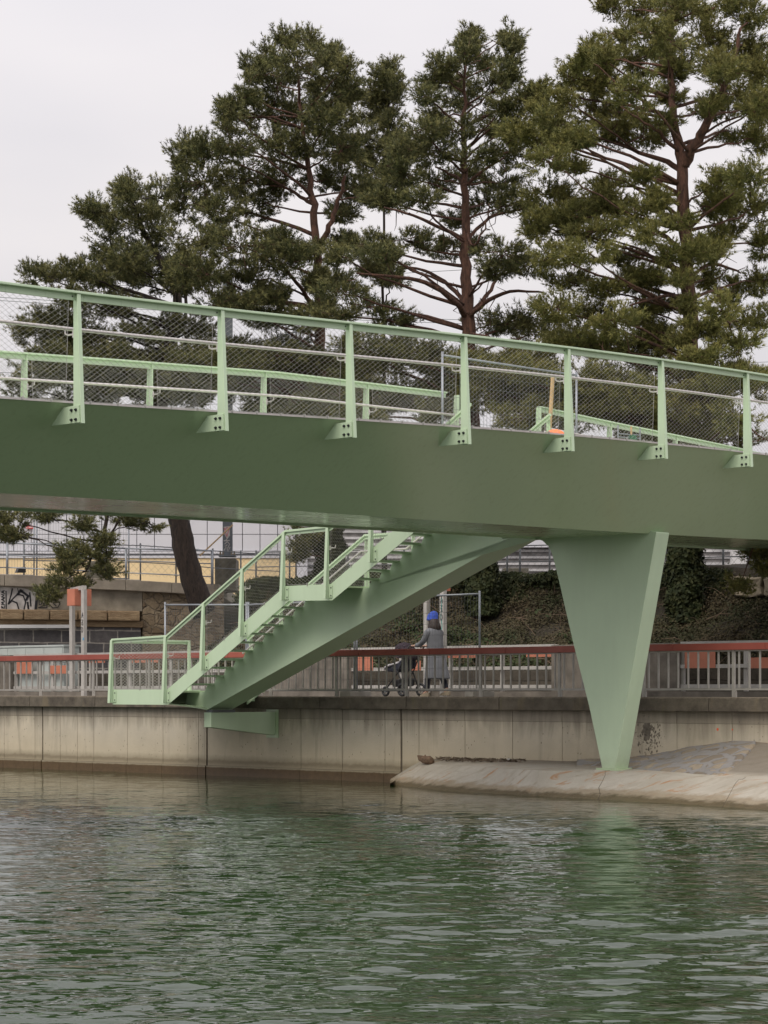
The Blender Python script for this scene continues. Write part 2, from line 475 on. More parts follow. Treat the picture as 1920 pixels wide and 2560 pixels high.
def net(mb, A, B, C, E, a=.052, b=.032, r=.0017):
    """diamond wire net on the quad A(bottom left) B(bottom right) C(top right) E(top left)"""
    A, B, C, E = Vector(A), Vector(B), Vector(C), Vector(E)
    L = (B-A).length; Hh = ((E-A).length + (C-B).length)/2; k = b/a
    def pt(x, y):
        s, t = x/L, y/Hh
        return (A*(1-s)+B*s)*(1-t) + (E*(1-s)+C*s)*t
    nrm = (B-A).cross(E-A).normalized()
    for sgn in (1, -1):
        c = -L*k if sgn > 0 else 0.0
        cmax = Hh if sgn > 0 else Hh+L*k
        c += b
        while c < cmax:
            # line y = c + sgn*k*x clipped to the panel
            xs = [0, L]
            ya, yb = c, c+sgn*k*L
            x0, x1 = 0.0, L
            if sgn > 0:
                if ya < 0: x0 = -c/k
                if yb > Hh: x1 = (Hh-c)/k
            else:
                if ya > Hh: x0 = (c-Hh)/k
                if yb < 0: x1 = c/k
            if x1-x0 > .02:
                p, q = pt(x0, c+sgn*k*x0), pt(x1, c+sgn*k*x1)
                d = (q-p).normalized(); s = d.cross(nrm)
                off = nrm*(r*.9*sgn)
                n = len(mb.v)
                for e in (p, q):
                    mb.v += [e+off+s*r, e+off-s*r*.5+nrm*r*.87, e+off-s*r*.5-nrm*r*.87]
                mb.f += [(n, n+1, n+4, n+3), (n+1, n+2, n+5, n+4), (n+2, n, n+3, n+5)]
            c += 2*b
    return mb

def clips(mb, pts, nrm, z=UP):
    for p in pts:
        mb.box(p, z.cross(nrm).normalized()*.008, nrm*.014, z*.018)

def build_railing(a_post, side, i0, i1, zr, zt, posts, net_on=True, lab=''):
    """side=+1: outward is towards the camera"""
    out = -BI*side
    hr = MB(); js = np.arange(i0, i1+1e-6, .25)
    for j in range(len(js)-1):
        p, q = bpos(js[j], a_post), bpos(js[j+1], a_post)
        z0, z1 = zr(js[j]), zr(js[j+1])
        hr.bar(p+out*.05+UP*(z0-.014), q+out*.05+UP*(z1-.014), .115, .028, BI)
        hr.bar(p+out*.035+UP*(z0-.066), q+out*.035+UP*(z1-.066), .012, .080, BI)
    hr.build('handrail', M['paint'], bridge, bevel=.004)
    tb = MB(); path = []
    for j in js: path.append(bpos(j, a_post) - out*.16 + UP*(zr(j)-.415))
    tb.tube(path, .022, 8); tb.build('guide_tube', M['steel'], bridge, smooth=True)
    for i in posts:
        zt_, zr_ = zt(i), zr(i)
        p = bpos(i, a_post); zb = zt_-.265
        mb = MB()
        poly = [p+UP*zb, p+out*.165+UP*zb, p+out*.085+UP*(zr_-.03), p+UP*(zr_-.03)]
        mb.prism([q-BD*.008 for q in poly], BD*.016)
        # front flange
        d0, d1 = p+out*.168+UP*zb, p+out*.088+UP*(zr_-.03)
        mb.bar(d0, d1, .055, .012, BD, out)
        po = mb.build('railing_post', M['paint'], bridge, bevel=.002)
        br = MB()
        q = [p+UP*(zt_-.055)-out*(.17), p+UP*(zt_-.255)-out*.39, p+UP*(zt_-.255)+out*.135, p+UP*(zt_-.045)+out*.125]
        br.prism([x-BD*.026 for x in q], BD*.016)
        br.build('bracket', M['paint'], po, bevel=.002)
        if side > 0 and -1 < i < 8:
            for dx in (-.005, .075):
                for dz in (-.10, -.215):
                    c = p+out*dx+UP*(zt_+dz)-BD*.026
                    MB().tube([c, c-BD*.012], [.019, .019], 6).tube([c-BD*.012, c-BD*.028], [.011, .011], 8).build('bolt', M['bolt'], po)
            # cleats that hold the handrail
            c = MB()
            for sg in (-1, 1):
                c.box(p+out*.028+BD*.05*sg+UP*(zr_-.062), BD*.04, out*.006, UP*.036)
            c.build('cleat', M['paint'], po)
            for sg in (-1, 1):
                cc = p+out*.036+BD*.055*sg+UP*(zr_-.062)
                MB().tube([cc, cc+out*.012], .010, 6).build('bolt', M['bolt'], po)
        hk = MB(); b0 = p-out*.005+UP*(zr_-.50)
        hk.bar(b0-UP*.04, b0+UP*.05, .014, .03, BD, out)
        hk.tube([b0, b0-out*.10, b0-out*.155+UP*.02, b0-out*.16+UP*.07], .011, 6)
        hk.build('tube_hook', M['steel'], po)
    if net_on:
        for k in range(len(posts)-1):
            i, j = posts[k], posts[k+1]
            if j - i > 1.6: continue
            mb = MB(); e = .035
            A = bpos(i+e, a_post-.01*side)+UP*(zt(i+e)+.02)+BI*side*.06; B = bpos(j-e, a_post-.01*side)+UP*(zt(j-e)+.02)+BI*side*.06
            C = bpos(j-e, a_post)+UP*(zr(j-e)-.10); E = bpos(i+e, a_post)+UP*(zr(i+e)-.10)
            net(mb, A, B, C, E)
            for a_, b_ in ((A, B), (B, C), (C, E), (E, A)): mb.tube([a_, b_], .0035, 4)
            nn = 5
            clips(mb, [A+(B-A)*((x+.5)/nn)-UP*.006 for x in range(nn)], out)
            mb.build('wire_net', M['wire'], bridge)

near_posts = list(range(-2, 10))
build_railing(0, 1, -2.2, 9.4, zrail, ztop, near_posts)

# far railing, in two runs with the stair opening between them
AFAR = AF*2 + TOPW
def u_of(i, a): p = bpos(i, a); return 960+p.x/p.y*F
def i_at(u, a):
    lo, hi = -8.0, 16.0
    for _ in range(50):
        md = (lo+hi)/2
        if u_of(md, a) < u: lo = md
        else: hi = md
    return lo
FR_U = [-60, 0, 300, 700, 1148, 1351, 1532, 1700, 1853, 1920, 1990]
FR_V = [871, 876, 898, 929, 983, 1015, 1054, 1088, 1120, 1137, 1156]
def f_far(u): return float(np.interp(u, FR_U, FR_V))
_fi0, _fi1 = i_at(-50, AFAR), i_at(1980, AFAR)
def zrfar(i):
    j = min(max(i, _fi0), _fi1); p = bpos(j, AFAR); z = zfrom(p, f_far)
    if i < _fi0: z -= (_fi0-i)*.10
    if i > _fi1: z -= (i-_fi1)*.25
    return z
def ztfar(i): return zrfar(i) - RH
ig0, ig1 = i_at(1148, AFAR), i_at(1353, AFAR)
pf = [i_at(u, AFAR) for u in (68, 382, 666, 922)]; pf = [2*pf[0]-pf[1]] + pf + [ig0]
build_railing(AFAR, -1, pf[0]-.3, ig0, zrfar, ztfar, pf)
pf2 = [ig1] + [i_at(u, AFAR) for u in (1530, 1694, 1846)]; pf2 += [pf2[-1]+1, pf2[-1]+2]
build_railing(AFAR, -1, ig1, pf2[-1]+.2, zrfar, ztfar, pf2)

# pier: V-shaped plate, parallel to the quay
MP0, MP1 = -1.38, -1.03
pts = [(1505.7, 1922), (1473, 1767.5), (1432, 1603.6), (1396, 1447), (1386, 1407), (1380, 1385), (1371, 1366), (1356, 1352), (1334, 1343)]
poly = [on(u, v, MP0) for u, v in pts]
topz = poly[-1].z
t0 = tz(1334, 1343, MP0)
poly.append(W(t0[0]-.55, MP0, topz+.03)); poly.append(W(t0[0]-.55, MP0, topz+.35))
a = on(1640.7, 1331.6, MP0); poly.append(a + UP*.02 - D*.012); poly.append(a); poly.append(on(1537.7, 1923, MP0))
MB().prism(poly, N*(MP1-MP0)).build('pier', M['paint'], bridge, bevel=.006)
bz = on(1520, 1922.5, MP0); ba, bb = on(1503, 1922, MP0), on(1541, 1922, MP0)
MB().box((ba+bb)/2+N*.175-UP*.018, D*((bb-ba).length/2+.06), N*.235, UP*.03).build('base_plate', M['girder'], bridge)
# ---------------------------------------------------------------- staircase
MN, MF = -2.45, -.35                # near and far stringer planes
stairs = empty('staircase', on(418, 1761, MN+1), 'pale green steel staircase with wire net railings rising from the quay under the bridge', 'staircase')
def s5(x, y): return (250+x*.5184, 1290+y*.5184)
def T5(x, y, m=MN): return tz(*s5(x, y), m)
def WT(p, m): return W(p[0], m, p[1])
# stair line (top edge and bottom edge of the stringer) in the plane of the quay
tA, tB = T5(65, 842), T5(318, 836)
zl1 = (tA[1]+tB[1])/2 + .01
k0 = T5(335, 832); k1 = T5(888, 352); k2 = T5(1108, 322)
b0 = T5(330, 905); b1 = T5(885, 415); b2 = T5(1120, 400)
slope = (k1[1]-k0[1])/(k1[0]-k0[0])
zl2 = (T5(905, 338)[1]+T5(1090, 328)[1])/2
tL0, tL1 = tA[0]-.03, T5(324, 870)[0]            # bottom landing
tM0, tM1 = T5(893, 400)[0], T5(1112, 380)[0]     # middle landing
zb1, zb2 = zl1-.29, zl2-.31
ZD = ztopfar(ig0) - .02
tT = tM1 + (ZD - zl2)/slope                     # top of the upper flight
BV = .30                                        # depth of the stringer measured upright
def line(x):
    """upper edge of the stringer"""
    if x < tL1: return zl1
    if x < tM0: return zl1 + (zl2-zl1)*(x-tL1)/(tM0-tL1)
    if x < tM1: return zl2
    return zl2 + slope*(x-tM1)
def stringer(m, sg, t_start):
    mb = MB(); th = N*.014
    xs = [t_start, tL1, tM0, tM1, tT]
    top = [W(x, m, line(x)) for x in xs]; bot = [W(x+d, m, line(x)-BV+e) for x, d, e in zip(xs, (0, .02, .10, .04, .1), (0, 0, .02, 0, 0))]
    for i in range(4):
        mb.prism([bot[i], bot[i+1], top[i+1], top[i]], th*sg)
    return mb.build('stringer', M['paint'], stairs, bevel=.002)
stringer(MN, 1, tL0); stringer(MF, -1, tL1)
# handrail heights above the stringer line
HR = (T5(322, 575)[1] - line(tL1))
def rail_top(x): return line(x) + HR
def stair_rail(m, t_start, sg, posts):
    out = -N*sg
    hr = MB(); xs = [t_start, tL1, tM0, tM1, tT]
    pts = [W(x, m, rail_top(x)) for x in xs]
    if m == MN: pts[2] = on(715.5, 1325.5, MN); pts[0] = on(281, 1597, MN)
    for i in range(4):
        hr.bar(pts[i]-UP*.02, pts[i+1]-UP*.02, .075, .04, N)
        hr.bar(pts[i]-UP*.065, pts[i+1]-UP*.065, .012, .06, N)
    hr.build('handrail', M['paint'], stairs, bevel=.003)
    def rz(x):
        for i in range(4):
            if x <= xs[i+1]+1e-6: return pts[i].z + (pts[i+1].z-pts[i].z)*(x-xs[i])/max(1e-6, xs[i+1]-xs[i])
        return rail_top(x)
    for x in posts:
        z0 = line(x)-BV+.03; z1 = rz(x)-.03; mb = MB()
        p = W(x, m, 0)
        poly = [p+UP*z0+out*.115, p+UP*z0, p+UP*z1, p+UP*z1+out*.05]
        mb.prism([q-D*.007 for q in poly], D*.014)
        mb.bar(p+UP*z0+out*.118, p+UP*z1+out*.053, .065, .012, D, out)
        po = mb.build('railing_post', M['paint'], stairs, bevel=.002)
        c = MB().bar(p+D*.055+UP*(z0+.02)+out*.010, p+D*.055+UP*(z0+.24)+out*.010, .085, .012, D, out); c.build('cleat', M['paint'], po)
        for dz in (.06, .20):
            q = p+D*.072+UP*(z0+dz)+out*.016
            MB().tube([q, q+out*.010], .012, 6).build('bolt', M['bolt'], po)
        hk = MB(); b = p+D*.02+UP*(rz(x)-.40)-out*.01
        hk.bar(b-UP*.04, b+UP*.04, .05, .012, D, out); hk.tube([b, b-out*.05+D*.03, b-out*.09+D*.04, b-out*.10+D*.04+UP*.06], .010, 6)
        hk.build('tube_hook', M['steel'], po)
    for a, b in zip(posts[:-1], posts[1:]):
        if b-a > 2.5: continue
        mb = MB(); A = W(a+.05, m, line(a+.05)+.02); B = W(b-.03, m, line(b-.03)+.02)
        if a < tM0 < b: pass
        C = W(b-.03, m, rz(b-.03)-.095); E = W(a+.05, m, rz(a+.05)-.095)
        net(mb, A, B, C, E, .052, .030, .0021)
        for p_, q_ in ((A, B), (B, C), (C, E), (E, A)): mb.tube([p_, q_], .0035, 4)
        L = (B-A)
        clips(mb, [A+L*.5-UP*.02, A+L*.5+UP*0, E+(C-E)*.33+UP*.005, E+(C-E)*.66+UP*.005], out)
        mb.build('wire_net', M['wire'], stairs)
    if m == MN: return
    tb = MB(); tb.tube([W(x, m, rz(x)-.33)-out*.12 for x in xs], .019, 8); tb.build('guide_tube', M['steel'], stairs, smooth=True)
pn = [T5(64, 700)[0], tL1-.01, T5(506, 600)[0], T5(693, 500)[0], T5(893, 380)[0], T5(1104, 380)[0], T5(1318, 200)[0]]
dx = pn[6]-pn[5]
pn += [pn[6]+dx, min(pn[6]+2*dx, tT-.08)]
stair_rail(MN, pn[0]-.05, 1, pn)
pfar = [tL1+.06, tL1+.95, tL1+1.9, tM0-.02, tM1+.02, tM1+1.0, tM1+2.0, tT-.08]
stair_rail(MF, tL1, -1, pfar)

# bottom landing: floor plate running to the quay, edge plate and back rail
lp = MB()
lp.prism([W(tL0+.02, MN+.02, zl1-.06), W(tL1+.12, MN+.02, zl1-.06), W(tL1+.12, .02, zl1-.06), W(tL0+.02, .02, zl1-.06)], UP*.035)
lp.build('landing_floor', M['girder'], stairs)
lb = MB()
lb.prism([W(tL0+.02, MN+.02, zl1-.06), W(tL0+.02, MN+.02, zb1+.01), W(tL1+.05, MN+.02, zb1+.01), W(tL1+.05, MN+.02, zl1-.06)], N*.012)
lb.bar(W(tL0+.01, MN+.02, zl1-.15), W(tL0+.01, -.15, zl1-.15), .014, .29, D)
lb.build('edge_plate', M['paint'], stairs)
# end railing from the near left corner back to the quay
pC = on(482, 1603.6, -.45)
endr = MB(); e0 = W(pn[0], MN, 0); e0.z = on(281, 1597, MN).z; e1 = W(pn[0], -.45, e0.z)
endr.bar(e0-UP*.02, e1-UP*.02, .07, .035, D); endr.bar(e0-UP*.06, e1-UP*.06, .012, .05, D)
endr.build('handrail', M['paint'], stairs, bevel=.003)
for m_ in (-.5,):
    q = MB(); p = W(pn[0], m_, 0); q.prism([p+UP*(zb1+.03)-N*.007, p+UP*(zb1+.03)+D*.10-N*.007, p+UP*(e0.z-.03)+D*.05-N*.007, p+UP*(e0.z-.03)-N*.007], N*.014)
    q.bar(p+UP*(zb1+.03)+D*.10, p+UP*(e0.z-.03)+D*.05, .06, .012, N, D); q.build('railing_post', M['paint'], stairs)
nt = MB(); A = W(pn[0], MN+.05, zl1+.03); B = W(pn[0], -.55, zl1+.03); C = W(pn[0], -.55, e0.z-.1); E = W(pn[0], MN+.05, e0.z-.1)
net(nt, A, B, C, E, .052, .030, .0021); nt.build('wire_net', M['wire'], stairs)
# middle landing
MB().prism([W(tM0, MN+.02, zl2-.06), W(tM1+.1, MN+.02, zl2-.06), W(tM1+.1, MF-.02, zl2-.06), W(tM0, MF-.02, zl2-.06)], UP*.035).build('landing_floor', M['girder'], stairs)
# treads
def flight(x0, z0, x1, z1, n):
    dz = (z1-z0)/n; dx_ = (x1-x0)/n; res = []
    for k in range(1, n):
        x = x0+dx_*k; z = z0+dz*k-.02
        mb = MB()
        mb.prism([W(x-.02, MN+.016, z-.035), W(x+dx_-.01, MN+.016, z-.035), W(x+dx_-.01, MN+.016, z), W(x-.02, MN+.016, z)], N*(MF-MN-.03))
        # thin support under the tread where it meets the spine
        mb.build('tread', M['paint'], stairs, bevel=.002)
        res.append((x, z, dx_, dz))
    return res
MS0, MS1 = -1.72, -1.08
fl1 = flight(tL1, zl1-.02, tM0, zl2-.02, 12)
fl2 = flight(tM1, zl2-.02, tT, ZD, 13)
# spine girder: saw-toothed upper edge, deepening towards the bridge
low = [tz(520, 1777, MS0), tz(758, 1640, MS0), tz(1120, 1434.8, MS0), tz(1286, 1342, MS0)]
pl = [(low[0][0]-.05, low[0][1]+.01)]
top = [(tL1-.25, zl1-.07)]
for x, z, a_, b_ in fl1:
    top += [(x-.03+.02, z-.16), (x+.06, z-.037), (x+a_-.02, z-.037)]
top += [(tM0-.1, zl2-.23), (tM0+.05, zl2-.065), (tM1+.02, zl2-.065)]
for x, z, a_, b_ in fl2:
    top += [(x-.01, z-.16), (x+.06, z-.037), (x+a_-.02, z-.037)]
zsof = znb(5.0)+.06
tend = tz(1286, 1342, MS0)[0]
outer = [pl[0]] + [low[1], low[2], low[3]]
# cut the spine where it meets the bridge soffit
upper = [p for p in top if p[1] < ZD+.2]
te = upper[-1][0]
outer = [(tL1-.30, zb1-.02), pl[0]] + low[1:] + [(tend+.75, zsof), (te+.1, zsof), (te+.1, upper[-1][1])]
sp = MB()
poly = [W(a_, MS0, b_) for a_, b_ in outer + upper[::-1]]
sp.prism(poly, N*(MS1-MS0))
sp.build('spine_girder', M['paint'], stairs)
# shallow tray under the bottom landing
tr = MB()
q = [(tL1-.05, zb1-.005), (low[0][0]-.02, low[0][1]+.012), (low[0][0]+.25, low[0][1]+.15), (tL1+1.0, zl1-.10), (tL1-.05, zl1-.10)]
tr.prism([W(a_, MN+.06, b_) for a_, b_ in q], N*(MF-MN-.12)); 
# (kept thin: only the strip below the first step)
tr2 = MB(); tr2.prism([W(tL0+.05, MN+.06, zb1-.0), W(tL1+.0, MN+.06, zb1-.0), W(low[0][0]+.0, MS0-.02, low[0][1]+.02), W(low[0][0]+.0, MS1, low[0][1]+.02), W(tL0+.05, -.3, zb1)], UP*.02)
tr2.build('landing_tray', M['girder'], stairs)
# corbel beam bolted to the quay wall
c0, c1 = on(512, 1780, -2.35), on(688, 1778, 0)
def corb(mm, z0, z1, w, t): return [W(t-w, mm, z0), W(t+w, mm, z0), W(t+w, mm, z1), W(t-w, mm, z1)]
tc0 = tz(512, 1780, -1.72)[0]
zt_ = tz(512, 1781, -1.72)[1]; zlow0 = tz(512, 1818, -1.72)[1]
w_ = .105
zlow1 = ZC + (H-1838)*on(686, 1838, -.01).y/F
MB().loft([corb(-1.72, zlow0, zt_, w_, tc0+w_*.8), corb(-.012, zlow1, zt_+.0, w_, tc0+w_*.8)]).build('corbel_beam', M['paint'], stairs, bevel=.004)
MB().wbox(tc0-.18+.1, tc0+.18+.1, -.011, -.002, zlow1-.05, zt_+.05).build('wall_plate', M['girder'], stairs)
MB().wbox(tc0+.02, tc0+.2, -1.7, -1.1, zt_, low[0][1]+.02).build('bearing', M['galv_dark'], stairs)
# ---------------------------------------------------------------- river, quay and apron
def Tq(u): return tz(u, 1729.5, 0)[0]
def waves():
    rng = np.random.RandomState(3)
    xs = np.arange(-11, 11.01, .045); ys = np.concatenate([np.arange(9.0, 20, .028), np.arange(20, 32, .04), np.arange(32, 56, .08)])
    X, Y = np.meshgrid(xs, ys); Z = np.zeros_like(X); DX = np.zeros_like(X); DY = np.zeros_like(X)
    n = 110
    for k in range(n):
        lam = .13*(.85/.13)**(rng.rand()**1.1)
        ang = math.pi/2 + rng.normal(0, .38) + .10
        kx, ky = 2*math.pi/lam*math.cos(ang), 2*math.pi/lam*math.sin(ang)
        amp = .0060*lam/math.sqrt(n)*4.6*(.5+.5*min(1, lam/.3))
        ph = rng.rand()*6.283
        a = kx*X+ky*Y+ph + .8*np.sin(X*.9*rng.rand()+Y*.7*rng.rand()+rng.rand()*6)
        mod = .65+.6*np.sin(X*.35*rng.rand()+Y*.45*rng.rand()+rng.rand()*6)
        Z += amp*mod*np.sin(a); c = np.cos(a)*amp*mod*.7
        DX -= c*math.cos(ang); DY -= c*math.sin(ang)
    # patches of calmer and rougher water
    P = np.zeros_like(X)
    for k in range(14):
        P += np.sin(X*rng.uniform(.1, .9)+rng.rand()*6)*np.sin(Y*rng.uniform(.1, .55)+rng.rand()*6)
    P = 1.0 + .48*np.tanh(P*.55)
    # long oblique swirls of the current
    Z2 = .004*np.sin(Y*2.1+X*.5+1.3*np.sin(X*.6)) + .005*np.sin(Y*1.2-X*.8+np.sin(X*.9+Y*.2))
    calm = np.clip((42-Y-.6*X)/12, .22, 1.0)
    Z = (Z*P+Z2)*calm
    fade = np.clip(np.minimum.reduce([X+11, 11-X, Y-9, 56-Y])/1.0, 0, 1)
    G = np.stack([X+DX*fade*calm*P, Y+DY*fade*calm*P, Z*fade], -1)
    o = grid_np('water', G, M['water']); tag(o, kind='structure')
    w = MB()
    for x0, x1, y0, y1 in ((-160, -11, -60, 250), (11, 160, -60, 250), (-11, 11, -60, 9), (-11, 11, 56, 250)):
        w.quad((x0, y0, 0), (x1, y0, 0), (x1, y1, 0), (x0, y1, 0))
    tag(w.build('river_surface', M['water']), kind='structure')
waves()
bed = MB(); bed.quad((-600, -200, -1.6), (600, -200, -1.6), (600, 600, -1.6), (-600, 600, -1.6))
tag(bed.build('ground', M['asphalt']), kind='structure')

# quay wall in cast panels with joints
wall = empty('quay_wall', W(0, 0, 0), 'stained concrete quay wall with vertical joints dropping from the path to the water', 'wall')
maj = sorted(Tq(u) for u in (106, 517, 1003)); minr = [Tq(u) for u in (10, 87, 150, 193, 234, 318, 407, 496, 752, 856, 962, 1047, 1162, 1281, 1405, 1545, 1692, 1830)]
js = [(-140, 'x')] + [(t, 'M') for t in maj] + [(t, 'm') for t in minr]
t_ = Tq(10)
while t_ > -138: t_ -= 1.9 ; js.append((t_, 'm'))
t_ = Tq(1830)
while t_ < 138: t_ += 1.05; js.append((t_, 'm'))
js.append((140, 'x')); js.sort()
pan = MB()
for (a, ka), (b, kb) in zip(js[:-1], js[1:]):
    if b-a < .08: continue
    ga = {'M': .026, 'm': .006, 'x': 0}[ka]; gb = {'M': .026, 'm': .006, 'x': 0}[kb]
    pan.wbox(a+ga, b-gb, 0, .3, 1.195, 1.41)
    pan.wbox(a+ga, b-gb, 0.006, .3, .205, 1.19)
    pan.wbox(a+ga*.7, b-gb*.7, -.03, .3, -1.2, .20)
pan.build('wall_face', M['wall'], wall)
MB().wbox(-140, 140, .03, .6, -1.2, 1.40).build('wall_core', M['coping'], wall)
cop = MB(); cj = [-140] + [Tq(85)+2.35*k for k in range(-26, 60)] + [140]
cj = sorted(x for x in cj if -140 <= x <= 140)
for a, b in zip(cj[:-1], cj[1:]):
    cop.prism([W(a+.006, -.13, 1.40), W(b-.006, -.13, 1.40), W(b-.006, -.13, 1.62), W(b-.006, -.11, QZ), W(a+.006, -.11, QZ), W(a+.006, -.13, 1.62)][:3]+[W(a+.006, -.13, 1.62)], N*.5)
    cop.wbox(a+.006, b-.006, -.115, .37, 1.62, QZ)
cop.build('coping', M['coping'], wall, bevel=.008)
pth = MB(); pth.wbox(-150, 150, .375, 30, 1.3, 1.625)
tag(pth.build('path', M['asphalt']), kind='structure')
kb = MB(); kb.wbox(-120, 120, 3.55, 3.75, 1.5, 1.74)
tag(kb.build('kerb', M['conc_dark']), kind='structure')

# concrete apron with stone paved mound, at the foot of the wall
def apron():
    us = [975, 1000, 1030, 1060, 1100, 1150, 1197, 1280, 1351, 1420, 1496, 1580, 1666, 1760, 1850, 1920, 2020, 2150]
    wl = [1962, 1965, 1968, 1971, 1976, 1980, 1983, 1987, 1991, 1995, 1999, 2004, 2009, 2015, 2020, 2025, 2032, 2042]   # waterline rows
    cr = [1958, 1940, 1922, 1912, 1910, 1913, 1915, 1923, 1927, 1927, 1927, 1930, 1936, 1942, 1949, 1954, 1963, 1975]   # crest rows
    zc = [.05, .16, .28, .37, .40, .40, .40, .40, .40, .40, .405, .40, .39, .38, .37, .36, .34, .32]
    zw = [.06, .18, .33, .45, .50, .50, .50, .50, .50, .50, .52, .58, .70, .84, .93, .90, .8, .7]
    rows = []
    fi = np.linspace(0, len(us)-1, 140)
    for f in fi:
        u = np.interp(f, range(len(us)), us); a = np.interp(f, range(len(us)), wl); b = np.interp(f, range(len(us)), cr)
        z1 = np.interp(f, range(len(us)), zc); z2 = np.interp(f, range(len(us)), zw)
        Yw = F*ZC/(a-H); Yc = F*(ZC-z1)/(b-H); x = (u-960)/F
        Pw = Vector((x*Yw, Yw, 0)); Pc = Vector((x*Yc, Yc, z1))
        wp = on(u, 1729.5, .05)
        if (Pc-O).dot(N) > -.06: Pc = on(u, 1729.5, -.08); Pc.z = z1
        wp.z = z2
        row = []
        d = (Pw-Pc); d.z = 0
        row.append(Pw + d.normalized()*.9 - UP*.45)
        for q in (0, .2, .4, .6, .8, .93): 
            p = Pw.lerp(Pc, q); p.z = z1*(.18+.82*(q-.2)/.73 if q >= .2 else .9*q) if q > 0 else 0
            row.append(p)
        row.append(Pc)
        for q in (.1, .25, .4, .55, .7, .85, 1):
            p = Pc.lerp(wp, q); p.z = z1+(z2-z1)*q**1.25; row.append(p)
        rows.append([tuple(p) for p in row])
    A = np.array(rows)
    rng = np.random.RandomState(5)
    nz = np.zeros(A.shape[:2])
    for k in range(30):
        fx, fy = rng.normal(0, 2.2, 2); nz += np.sin(A[..., 0]*fx+A[..., 1]*fy+rng.rand()*6)
    A[:, 1:-1, 2] += nz[:, 1:-1]*.0016
    return A
AP = apron()
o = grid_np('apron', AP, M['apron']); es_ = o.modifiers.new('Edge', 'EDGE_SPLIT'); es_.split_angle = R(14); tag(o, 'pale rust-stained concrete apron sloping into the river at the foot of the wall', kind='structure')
def apron_line(u0, u1, w, name, lab, wig=0.0, seed=1):
    us_ = [960+p[0]/p[1]*F for p in AP[:, 7]]; P = []; rg = random.Random(seed)
    for j in range(1, 9):
        u = u1+(u0-u1)*(j-1)/7 + rg.gauss(0, 1)*wig*12; i = min(max(int(np.searchsorted(us_, u)), 1), len(us_)-2); q = (u-us_[i-1])/max(1e-6, us_[i]-us_[i-1])
        P.append(Vector(AP[i-1, j])*(1-q)+Vector(AP[i, j])*q)
    mb = MB(); mb.tube(P, [w*rg.uniform(.6, 1.2) if wig else w for _ in P], 5)
    o_ = mb.build(name, M['wet_crack']); tag(o_, lab, kind='structure'); return o_
M['wet_crack'] = simple('dark_wet_crack', (.06, .05, .035), .7, .3, 20)
apron_line(1864, 1806, .004, 'apron_joint', 'straight slab joint across the sloping apron near the right edge')
apron_line(1516, 1494, .005, 'apron_crack', 'dark crack running down the apron below the pier', .6, 4)
# paved mound lies a little above the apron
i0 = int(np.searchsorted([960+p[0]/p[1]*F for p in AP[:, 7]], 1440)); i1 = int(np.searchsorted([960+p[0]/p[1]*F for p in AP[:, 7]], 1890))
G = AP[i0:i1, 8:].copy()
def shape_mound():
    n, c, _ = G.shape; fine = []
    # refine across
    tt = np.linspace(0, c-1, 22); out = np.zeros((n, 22, 3))
    for i in range(n):
        for k in range(3): out[i, :, k] = np.interp(tt, range(c), G[i, :, k])
    for i in range(n):
        q = i/(n-1); lo = .50 - .50*math.sin(min(1, q*1.5)*math.pi/2) if q < .8 else (q-.8)/.2*.9
        a = out[i].copy(); s = np.linspace(min(lo, .92), 1, 22)*21
        for k in range(3): out[i, :, k] = np.interp(s, range(22), a[:, k])
        out[i, :, 2] += .012 + .03*np.sin(np.linspace(0, math.pi, 22))
        out[i, 0, 2] -= .03
    rng = np.random.RandomState(9); nz = np.zeros(out.shape[:2])
    for k in range(30):
        fx, fy = rng.normal(0, 6, 2); nz += np.sin(out[..., 0]*fx+out[..., 1]*fy+rng.rand()*6)
    out[:, 1:, 2] += nz[:, 1:]*.0018
    return out
o = grid_np('stone_paving', shape_mound(), M['cobble']); tag(o, 'stones set in grey mortar on the mound against the quay wall', kind='structure')
# rubbly earth slope at the far right of the apron
def rubble():
    rng = np.random.RandomState(2); mb = MB()
    return mb
# leaf litter and driftwood on the ledge
def litter():
    rng = np.random.RandomState(4); V = []
    for k in range(620):
        u = 1085+ rng.beta(1.6, 1.6)*230; q = rng.rand()**1.5
        p = on(u, 1729.5, -.06-q*.45); p.z = .455+.03*(1-q)+rng.rand()*.03
        a = Vector(rng.normal(0, 1, 3)); a.z *= .3; a.normalize(); b = a.cross(Vector(rng.normal(0, 1, 3))).normalized()
        l, w = rng.uniform(.015, .06), rng.uniform(.008, .02)
        V += [p-a*l, p+b*w, p+a*l, p-b*w]
    o = mesh_np('leaf_litter', np.array([tuple(v) for v in V]), 4, M['litter'])
    tag(o, 'dead leaves and twigs washed against the wall on the apron', kind='stuff')
litter()
M['wood'] = simple('bleached_driftwood', (.17, .11, .07), .95, .5, 14, 0, 1.0, 30)
p0, p1 = on(1044, 1893, -.30), on(1079, 1904, -.36); dv = (p1-p0)
MB().tube([p0+UP*.03, p0+dv*.2, p0+dv*.5-UP*.01, p0+dv*.8+UP*.01, p1, p1+dv*.05], [.012, .055, .075, .085, .07, .03], 9).tube([p0+dv*.5, p0+dv*.55+UP*.09], [.03, .012], 6).build('driftwood_log', M['wood'], None, True)
tag(bpy.data.objects['driftwood_log'], 'short brown driftwood log stranded at the left end of the apron ledge', 'log')
b = on(1273, 1905, -.15); pz = MB(); pz.box(b+UP*.02, D*.03, N*.02, UP*.045)
tag(pz.build('paper_scrap', simple('dirty_white_paper', (.5, .48, .44), .9, .1)), 'small upright white scrap standing in the litter at the wall foot', 'litter')
b = on(1298, 1914, -.35); pz = MB(); pz.box(b, D*.14+N*.03, N*.05, UP*.006)
